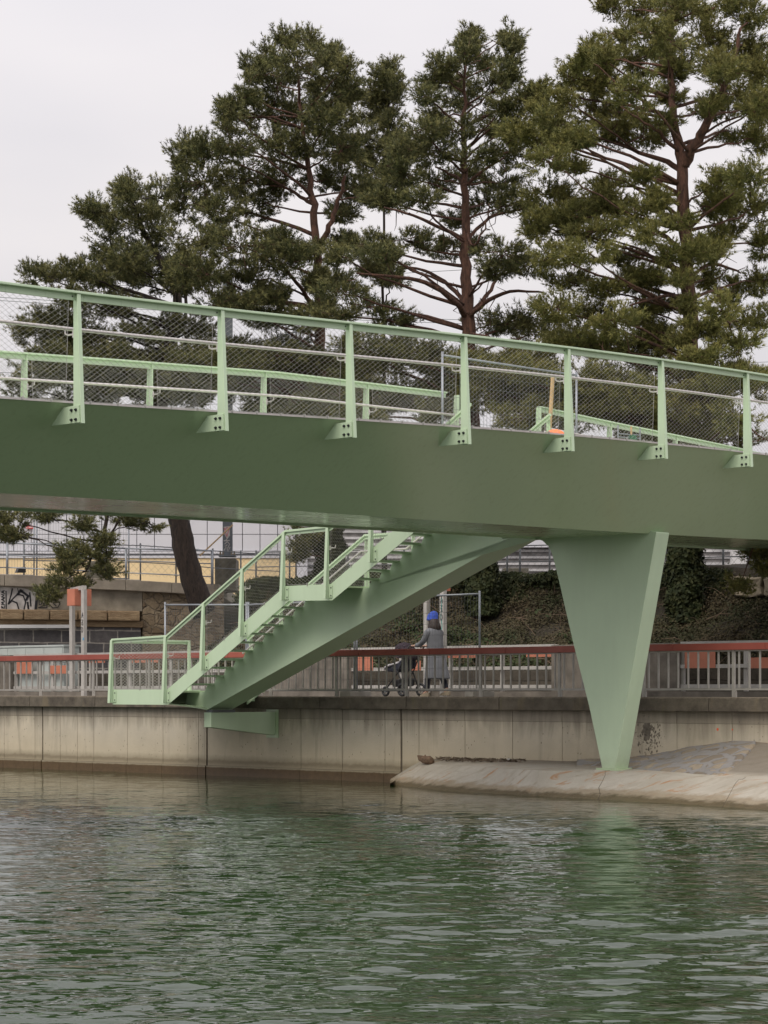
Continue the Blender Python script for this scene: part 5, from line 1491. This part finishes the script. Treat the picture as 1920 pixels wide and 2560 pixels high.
pine('open_pine', 'pine with bare whorled boughs and open gaps in the middle of the row', [(1042, 1330, .40), (1040, 1240, .38), (1032, 1100, .34), (1022, 950, .31), (1015, 800, .28), (1010, 690, .25), (1008, 600, .20), (1007, 500, .16), (1005, 400, .13), (1002, 300, .10), (1003, 200, .06), (1014, 90, .02)],
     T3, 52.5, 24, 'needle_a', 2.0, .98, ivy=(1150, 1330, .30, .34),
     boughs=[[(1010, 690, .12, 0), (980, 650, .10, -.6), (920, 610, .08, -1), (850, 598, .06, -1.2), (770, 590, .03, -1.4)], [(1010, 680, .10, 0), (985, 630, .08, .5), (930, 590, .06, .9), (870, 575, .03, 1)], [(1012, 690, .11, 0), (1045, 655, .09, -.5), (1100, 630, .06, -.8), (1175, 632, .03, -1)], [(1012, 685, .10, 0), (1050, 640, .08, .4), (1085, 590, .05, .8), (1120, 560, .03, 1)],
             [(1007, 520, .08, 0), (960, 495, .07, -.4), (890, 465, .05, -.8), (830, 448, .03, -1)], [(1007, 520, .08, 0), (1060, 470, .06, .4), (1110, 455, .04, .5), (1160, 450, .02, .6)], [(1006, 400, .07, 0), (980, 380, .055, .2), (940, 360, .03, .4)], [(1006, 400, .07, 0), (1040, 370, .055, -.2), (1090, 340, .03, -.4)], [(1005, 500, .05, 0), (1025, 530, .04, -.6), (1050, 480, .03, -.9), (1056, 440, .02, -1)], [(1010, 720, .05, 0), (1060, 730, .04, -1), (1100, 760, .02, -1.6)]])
# tall pine on the right
T4 = [(1320, 15, 40, 26), (1390, 20, 60, 34), (1470, 20, 60, 34), (1550, 10, 60, 34), (1620, 30, 50, 40), (1350, 70, 50, 40), (1430, 80, 60, 42), (1520, 75, 60, 40), (1600, 95, 60, 46), (1300, 115, 46, 34), (1255, 130, 24, 26), (1370, 130, 60, 38), (1450, 140, 50, 36), (1540, 145, 50, 38), (1640, 150, 36, 46), (1230, 165, 36, 28), (1290, 180, 60, 36), (1380, 195, 60, 36), (1590, 200, 46, 34), (1450, 210, 30, 30), (1220, 215, 40, 32), (1280, 235, 60, 36), (1350, 250, 60, 34), (1420, 260, 44, 28), (1180, 255, 50, 34), (1170, 200, 24, 20), (1640, 230, 34, 44), (1560, 240, 30, 22),
      (1235, 290, 56, 30), (1310, 300, 44, 24), (1165, 300, 46, 36), (1180, 345, 50, 30), (1120, 290, 40, 26), (1400, 300, 50, 18), (1245, 360, 30, 14), (1590, 285, 50, 24), (1640, 300, 30, 26), (1520, 230, 24, 20), (1180, 420, 60, 40), (1240, 450, 66, 40), (1310, 440, 60, 36), (1160, 480, 40, 44), (1220, 500, 60, 36), (1290, 500, 56, 30), (1370, 455, 46, 34), (1420, 430, 30, 24), (1400, 500, 40, 30), (1200, 550, 46, 26), (1270, 545, 70, 24), (1350, 555, 46, 22), (1380, 380, 40, 20), (1300, 395, 40, 22),
      (1560, 390, 50, 34), (1620, 380, 50, 46), (1560, 440, 44, 34), (1630, 450, 46, 44), (1580, 490, 40, 30), (1540, 520, 44, 20), (1650, 520, 30, 40), (1220, 605, 60, 26), (1290, 620, 60, 26), (1350, 615, 40, 20), (1200, 670, 50, 34), (1260, 680, 60, 40), (1330, 690, 60, 34), (1390, 675, 40, 30), (1230, 730, 60, 26), (1310, 740, 60, 24), (1410, 720, 44, 26), (1590, 630, 50, 36), (1640, 610, 30, 34), (1560, 670, 36, 30), (1620, 690, 46, 30), (1540, 710, 30, 20), (1490, 660, 24, 26), (1600, 740, 50, 24),
      (1150, 790, 60, 40), (1100, 800, 60, 40), (1180, 850, 70, 46), (1080, 850, 80, 40), (1260, 820, 60, 40), (1250, 880, 90, 40), (1140, 900, 100, 30), (1330, 830, 70, 40), (1350, 890, 80, 30), (1400, 840, 60, 40), (1450, 870, 60, 36), (1520, 850, 60, 40), (1500, 910, 80, 34), (1430, 930, 80, 26), (1570, 810, 50, 30), (1590, 900, 50, 30), (1640, 830, 26, 30), (1400, 780, 50, 20), (1030, 790, 50, 26), (1520, 770, 40, 20)]
T4 += [(1468, 478, 26, 18, -1.3), (1502, 545, 34, 22, -1.3), (1468, 600, 26, 17, -1.3), (1505, 700, 34, 22, -1.3), (1470, 735, 26, 16, -1.3), (1395, 590, 46, 22), (1440, 545, 36, 20), (1432, 655, 36, 18), (1440, 740, 40, 20), (1375, 745, 50, 20), (1530, 600, 34, 20), (1545, 450, 34, 20)]
T4 += [(1640, 1195, 24, 26, -4), (1655, 1225, 20, 20, -4), (1600, 1262, 14, 14, -4.5)]
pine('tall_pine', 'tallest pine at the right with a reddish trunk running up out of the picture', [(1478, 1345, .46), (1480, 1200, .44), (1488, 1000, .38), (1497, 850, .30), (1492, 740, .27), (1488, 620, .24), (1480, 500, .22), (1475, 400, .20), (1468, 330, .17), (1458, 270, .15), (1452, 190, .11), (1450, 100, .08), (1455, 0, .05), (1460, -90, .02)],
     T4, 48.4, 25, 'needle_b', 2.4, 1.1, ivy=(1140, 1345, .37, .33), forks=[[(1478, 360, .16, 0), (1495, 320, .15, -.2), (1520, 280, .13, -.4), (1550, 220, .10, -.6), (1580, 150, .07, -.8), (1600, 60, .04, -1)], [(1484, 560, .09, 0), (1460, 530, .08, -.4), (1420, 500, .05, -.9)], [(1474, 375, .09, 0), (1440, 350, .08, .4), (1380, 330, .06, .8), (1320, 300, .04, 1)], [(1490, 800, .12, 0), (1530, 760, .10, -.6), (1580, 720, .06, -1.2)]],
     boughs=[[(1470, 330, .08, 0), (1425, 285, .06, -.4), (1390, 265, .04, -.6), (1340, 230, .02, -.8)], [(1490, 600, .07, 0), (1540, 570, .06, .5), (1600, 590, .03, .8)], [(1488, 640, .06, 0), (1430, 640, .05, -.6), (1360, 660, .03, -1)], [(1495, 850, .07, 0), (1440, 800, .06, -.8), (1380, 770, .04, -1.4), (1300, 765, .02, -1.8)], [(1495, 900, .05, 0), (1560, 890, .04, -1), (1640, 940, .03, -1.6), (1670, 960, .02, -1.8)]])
# ---------------------------------------------------------------- person with pushchair
PG = QZ - .012
pm_ = 2.2
pt_ = tz(1090, 1700, pm_)[0]
person = empty('person', W(pt_, pm_, PG), 'person in long grey coat and blue beanie pushing a pushchair behind the railing', 'person')
FW = -D; SD = N          # facing left along the path; SD = person's right side (inland)
def L(f, s, z): return W(pt_, pm_, PG) + FW*f + SD*s + UP*z
M['skin'] = simple('skin', (.50, .30, .22), .55, .06)
M['coat'] = simple('grey_wool_coat', (.16, .165, .18), .95, .15, 6, 0, .4, 60)
M['trousers'] = simple('dark_navy_trousers', (.03, .032, .05), .9, .2, 8)
M['beanie'] = simple('blue_knit_beanie', (.045, .09, .42), .95, .12, 12, 0, .6, 70)
M['hair'] = simple('dark_brown_hair', (.03, .018, .014), .6, .2, 30)
M['shoe'] = simple('beige_shoes', (.30, .25, .18), .8, .1)
def skinned(name, joints, edges, m, parent, sub=2, rootv=0):
    me = bpy.data.meshes.new(name); o0 = org(parent)
    me.from_pydata([tuple(Vector(p)-o0) for p, r in joints], edges, [])
    o = bpy.data.objects.new(name, me); COL.objects.link(o); o.parent = parent
    md = o.modifiers.new('Skin', 'SKIN'); md.use_smooth_shade = True
    lay = me.skin_vertices[0] if me.skin_vertices else None
    if lay is None:
        me.attributes
    for i, (p, r) in enumerate(joints):
        rr = r if isinstance(r, tuple) else (r, r)
        me.skin_vertices[0].data[i].radius = rr
        me.skin_vertices[0].data[i].use_root = (i == rootv)
    s = o.modifiers.new('Sub', 'SUBSURF'); s.levels = sub; s.render_levels = sub
    me.materials.append(m); return o
J = [(L(0, 0, .86), .12), (L(.01, 0, 1.02), .105), (L(.03, 0, 1.20), .10), (L(.05, 0, 1.31), .075), (L(.07, 0, 1.41), .05), (L(.09, 0, 1.47), .06), (L(.105, 0, 1.53), .082), (L(.10, 0, 1.60), .066),
     (L(.04, -.15, 1.31), .04), (L(.135, -.222, 1.12), .035), (L(.38, -.17, 1.03), .032), (L(.46, -.16, 1.03), .026),
     (L(.04, .15, 1.31), .04), (L(.135, .222, 1.12), .035), (L(.38, .17, 1.03), .032), (L(.46, .16, 1.03), .026),
     (L(.02, -.09, .80), .085), (L(.14, -.09, .46), .055), (L(.16, -.09, .10), .038), (L(.28, -.09, .045), .032),
     (L(-.02, .09, .80), .085), (L(-.06, .09, .46), .055), (L(-.22, .09, .13), .038), (L(-.12, .09, .045), .032)]
E = [(0, 1), (1, 2), (2, 3), (3, 4), (4, 5), (5, 6), (6, 7), (3, 8), (8, 9), (9, 10), (10, 11), (3, 12), (12, 13), (13, 14), (14, 15), (0, 16), (16, 17), (17, 18), (18, 19), (0, 20), (20, 21), (21, 22), (22, 23)]
skinned('body', J, E, M['skin'], person)
# face: nose, eyes, mouth, ears on the head
fc = MB(); fc.tube([L(.175, 0, 1.545), L(.205, 0, 1.515), L(.180, 0, 1.505)], [.008, .014, .008], 6); fc.build('nose', M['skin'], person, True)
for s_ in (-1, 1):
    MB().tube([L(.172, s_*.032, 1.545), L(.180, s_*.030, 1.545)], [.010, .007], 8).build('eye', M['hair'], person)
    MB().tube([L(.09, s_*.078, 1.55), L(.09, s_*.086, 1.53), L(.095, s_*.080, 1.505)], [.010, .016, .008], 6).build('ear', M['skin'], person, True)
MB().tube([L(.178, -.024, 1.482), L(.186, 0, 1.480), L(.178, .024, 1.482)], .005, 5).build('mouth', simple('lips', (.35, .12, .10), .5, .05), person)
# hands closed round the pushchair handle
for s_ in (-1, 1):
    b_ = L(.46, s_*.16, 1.03)
    jj = [(b_, .026), (b_+FW*.04, (.034, .018)), (b_+FW*.075, (.036, .016))]
    skinned('palm', jj, [(0, 1), (1, 2)], M['skin'], person, 1)
    for k in range(4):
        o_ = b_+FW*.082+SD*((k-1.5)*.019); ln = (.9, 1.05, 1.0, .78)[k]
        skinned('finger', [(o_, .0085), (o_+(FW*.026-UP*.006)*ln, .0085), (o_+(FW*.034-UP*.028)*ln, .008), (o_+(FW*.018-UP*.042)*ln, .007)], [(0, 1), (1, 2), (2, 3)], M['skin'], person, 1)
    o_ = b_+FW*.035-SD*s_*.03
    skinned('thumb', [(o_, .010), (o_+FW*.025-SD*s_*.012-UP*.014, .0095), (o_+FW*.045-SD*s_*.006-UP*.028, .008)], [(0, 1), (1, 2)], M['skin'], person, 1)
# coat
def ring(f, z, rf, rs, n=20, wob=0):
    return [L(f+math.cos(a)*rf*(1+wob*math.sin(a*5)), math.sin(a)*rs*(1+wob*math.cos(a*4)), z) for a in [k/n*6.2832 for k in range(n)]]
ct = MB(); ct.loft([ring(.075, 1.43, .065, .07), ring(.055, 1.40, .085, .11), ring(.045, 1.36, .115, .185), ring(.035, 1.28, .135, .205), ring(.03, 1.15, .14, .195), ring(.02, 1.0, .145, .185), ring(.01, .85, .175, .215, wob=.03), ring(-.01, .65, .215, .235, wob=.06), ring(-.03, .48, .25, .255, wob=.09), ring(-.035, .36, .265, .265, wob=.10)], cap=False)
c_ = ct.build('coat', M['coat'], person, True); sd = c_.modifiers.new('Solid', 'SOLIDIFY'); sd.thickness = .012
s = c_.modifiers.new('Sub', 'SUBSURF'); s.levels = 1; s.render_levels = 1
for s_ in (-1, 1):
    skinned('sleeve', [(L(.04, s_*.15, 1.345), .075), (L(.06, s_*.20, 1.27), .072), (L(.13, s_*.225, 1.12), .062), (L(.25, s_*.20, 1.05), .055), (L(.41, s_*.17, 1.03), .045)], [(0, 1), (1, 2), (2, 3), (3, 4)], M['coat'], person)
    a = (L(.02, -.09, .80), L(.14, -.09, .46), L(.165, -.09, .12)) if s_ < 0 else (L(-.02, .09, .80), L(-.06, .09, .46), L(-.21, .09, .15))
    skinned('trouser_leg', [(a[0], .095), (a[1], .07), (a[2], .058)], [(0, 1), (1, 2)], M['trousers'], person)
    b_ = L(.165, -.09, 0) if s_ < 0 else L(-.22, .09, .025)
    MB().loft([[b_+FW*(x_)+SD*y_+UP*z_ for x_, y_, z_ in ((-.07, -.035, 0), (-.07, .035, 0), (-.07, .03, .09), (-.07, -.03, .09))], [b_+FW*(x_)+SD*y_+UP*z_ for x_, y_, z_ in ((.05, -.042, 0), (.05, .042, 0), (.05, .03, .085), (.05, -.03, .085))], [b_+FW*x_+SD*y_+UP*z_ for x_, y_, z_ in ((.18, -.03, 0), (.18, .03, 0), (.18, .02, .035), (.18, -.02, .035))]]).build('shoe', M['shoe'], person, bevel=.01)
MB().loft([ring(.098, 1.535, .122, .112), ring(.098, 1.565, .128, .118), ring(.095, 1.572, .118, .110), ring(.088, 1.625, .118, .110), ring(.074, 1.68, .092, .088), ring(.062, 1.715, .045, .045), ring(.06, 1.725, .012, .012)]).build('beanie', M['beanie'], person, True)
MB().loft([ring(.045, 1.33, .11, .13), ring(.04, 1.38, .13, .145), ring(.045, 1.44, .12, .13), ring(.05, 1.50, .105, .112), ring(.062, 1.565, .10, .105)]).build('hair', M['hair'], person, True)

pc = empty('pushchair', W(pt_, pm_, PG)+FW*.95, 'dark pushchair with raised hood and a white blanket pushed along the path', 'pushchair')
fr = MB()
for s_ in (-.22, .22):
    fr.tube([L(.53, s_, 1.02), L(.62, s_, .93), L(.85, s_, .50), L(1.18, s_, .16)], .014, 8)
    fr.tube([L(.68, s_, .14), L(.85, s_, .50), L(1.02, s_, .60)], .014, 8)
fr.tube([L(.53, -.22, 1.02), L(.53, .22, 1.02)], .016, 8); fr.tube([L(.68, -.22, .14), L(.68, .22, .14)], .012, 8); fr.tube([L(1.18, -.22, .16), L(1.18, .22, .16)], .012, 8)
fr.build('frame', M['black'], pc, True)
for f_, s_, r_ in ((.68, -.27, .13), (.68, .27, .13), (1.18, -.24, .10), (1.18, .24, .10)):
    w = MB(); cc = L(f_, s_, r_+.012)
    pts_ = [cc+FW*math.cos(k/18*6.2832)*(r_-.018)+UP*math.sin(k/18*6.2832)*(r_-.018) for k in range(19)]
    w.tube(pts_, .026, 7, False); wh = w.build('wheel', M['black'], pc, True)
    h = MB(); h.tube([cc-SD*.02, cc+SD*.02], .025, 8)
    for k in range(5): h.tube([cc, cc+FW*math.cos(k/5*6.28)*(r_-.02)+UP*math.sin(k/5*6.28)*(r_-.02)], .006, 5)
    h.build('rim', M['galv_dark'], wh)
sh = MB(); sh.loft([[L(f_, s_, z_) for s_, z_ in ((-.2, 0), (-.17, -.06), (.17, -.06), (.2, 0), (.18, .02), (-.18, .02))] for f_, z_ in ()] or [[L(.72+.0, -.19, .60), L(.72, .19, .60), L(.72, .19, .80), L(.72, -.19, .80)], [L(.95, -.20, .50), L(.95, .20, .50), L(.95, .20, .66), L(.95, -.20, .66)], [L(1.25, -.18, .52), L(1.25, .18, .52), L(1.25, .18, .62), L(1.25, -.18, .62)]])
sh.build('seat', M['trousers'], pc, bevel=.03)
can = MB(); rr = []
for k in range(9):
    a = R(-10+k*16); 
    rr.append([L(.88, 0, .80)+FW*(-math.cos(a)*.29*math.sin(b_))+UP*(math.sin(a)*.30*math.sin(b_))+SD*(math.cos(b_)*.24) for b_ in [j/10*math.pi for j in range(11)]])
for k in range(8):
    for j in range(10): can.quad(rr[k][j], rr[k][j+1], rr[k+1][j+1], rr[k+1][j])
c_ = can.build('hood', simple('dark_plum_hood_fabric', (.035, .022, .032), .9, .2, 10), pc, True); sd = c_.modifiers.new('Solid', 'SOLIDIFY'); sd.thickness = .01
bk = MB(); rg = random.Random(3)
rings = [[L(f_+rg.gauss(0, .01), s_*w_, z_+h_*(1-abs(s_))+rg.gauss(0, .012)) for s_ in (-1, -.6, -.2, .2, .6, 1)] + [L(f_, s_*w_, z_-.03) for s_ in (1, .3, -.3, -1)] for f_, z_, w_, h_ in ((.82, .72, .18, .05), (.95, .69, .22, .07), (1.1, .66, .23, .06), (1.24, .62, .21, .05), (1.30, .57, .18, .03))]
bk.loft(rings).build('blanket', simple('white_blanket', (.60, .58, .60), .9, .1, 10), pc, True)
MB().loft([[L(.75, -.16, .22), L(.75, .16, .22), L(.75, .18, .38), L(.75, -.18, .38)], [L(1.08, -.15, .20), L(1.08, .15, .20), L(1.08, .17, .32), L(1.08, -.17, .32)]]).build('basket', M['black'], pc, bevel=.02)
# ---------------------------------------------------------------- sky, light and camera
SUN_EL, SUN_AZ = R(48), R(205)        # azimuth clockwise from +Y, behind the camera to the left
w = bpy.data.worlds.new('World'); scene.world = w; w.use_nodes = True
nt_ = w.node_tree; nd = nt_.nodes; lk = nt_.links; bg = nd['Background']
sky = nd.new('ShaderNodeTexSky'); sky.sky_type = 'NISHITA'; sky.sun_disc = False; sky.sun_elevation = SUN_EL; sky.sun_rotation = SUN_AZ
tc = nd.new('ShaderNodeTexCoord'); sx = nd.new('ShaderNodeSeparateXYZ'); lk.new(tc.outputs['Generated'], sx.inputs[0])
mr = nd.new('ShaderNodeMapRange'); mr.inputs['From Min'].default_value = 0.0; mr.inputs['From Max'].default_value = .9; mr.interpolation_type = 'SMOOTHSTEP'
mr.inputs['To Min'].default_value = 1.0; mr.inputs['To Max'].default_value = 2.2; lk.new(sx.outputs['Z'], mr.inputs['Value'])
mp = nd.new('ShaderNodeMapping'); mp.inputs['Scale'].default_value = (1.0, 1.0, 3.2); lk.new(tc.outputs['Generated'], mp.inputs['Vector'])
nz = nd.new('ShaderNodeTexNoise'); nz.inputs['Scale'].default_value = 2.6; nz.inputs['Detail'].default_value = 4; nz.inputs['Roughness'].default_value = .45; lk.new(mp.outputs[0], nz.inputs['Vector'])
cr = nd.new('ShaderNodeMapRange'); cr.inputs['From Min'].default_value = .35; cr.inputs['From Max'].default_value = .65; cr.inputs['To Min'].default_value = 0; cr.inputs['To Max'].default_value = 1; lk.new(nz.outputs['Fac'], cr.inputs['Value'])
cm = nd.new('ShaderNodeMix'); cm.data_type = 'RGBA'; lk.new(cr.outputs[0], cm.inputs[0]); cm.inputs[6].default_value = (6.55, 6.35, 6.65, 1); cm.inputs[7].default_value = (7.9, 7.5, 7.5, 1)
vm = nd.new('ShaderNodeVectorMath'); vm.operation = 'SCALE'; lk.new(cm.outputs[2], vm.inputs[0]); lk.new(mr.outputs[0], vm.inputs['Scale'])
mx = nd.new('ShaderNodeMix'); mx.data_type = 'RGBA'; mx.inputs[0].default_value = .96; lk.new(sky.outputs[0], mx.inputs[6]); lk.new(vm.outputs[0], mx.inputs[7])
lk.new(mx.outputs[2], bg.inputs['Color']); bg.inputs['Strength'].default_value = .10
sl = bpy.data.lights.new('Sun', 'SUN'); sl.energy = 1.5; sl.angle = R(30); sl.color = (1, .92, .80)
so = bpy.data.objects.new('Sun', sl); COL.objects.link(so)
sd_ = Vector((math.sin(SUN_AZ)*math.cos(SUN_EL), math.cos(SUN_AZ)*math.cos(SUN_EL), math.sin(SUN_EL)))
so.rotation_euler = sd_.to_track_quat('Z', 'Y').to_euler(); so.location = sd_*60
cd = bpy.data.cameras.new('Camera'); co = bpy.data.objects.new('Camera', cd); COL.objects.link(co); scene.camera = co
co.location = (0, 0, ZC); co.rotation_euler = (R(90), 0, 0)
cd.sensor_fit = 'HORIZONTAL'; cd.sensor_width = 24; cd.lens = F/1920*24; cd.shift_y = (H-1280)/1920
cd.clip_start = .1; cd.clip_end = 2000
scene.render.resolution_x = 768; scene.render.resolution_y = 1024
vs = scene.view_settings; scene.display_settings.display_device = 'sRGB'
vs.view_transform = 'Standard'; vs.look = 'None'; vs.exposure = 0; vs.gamma = 1
scene.cycles.max_bounces = 6; scene.cycles.diffuse_bounces = 3; scene.cycles.glossy_bounces = 3
scene.cycles.use_denoising = True
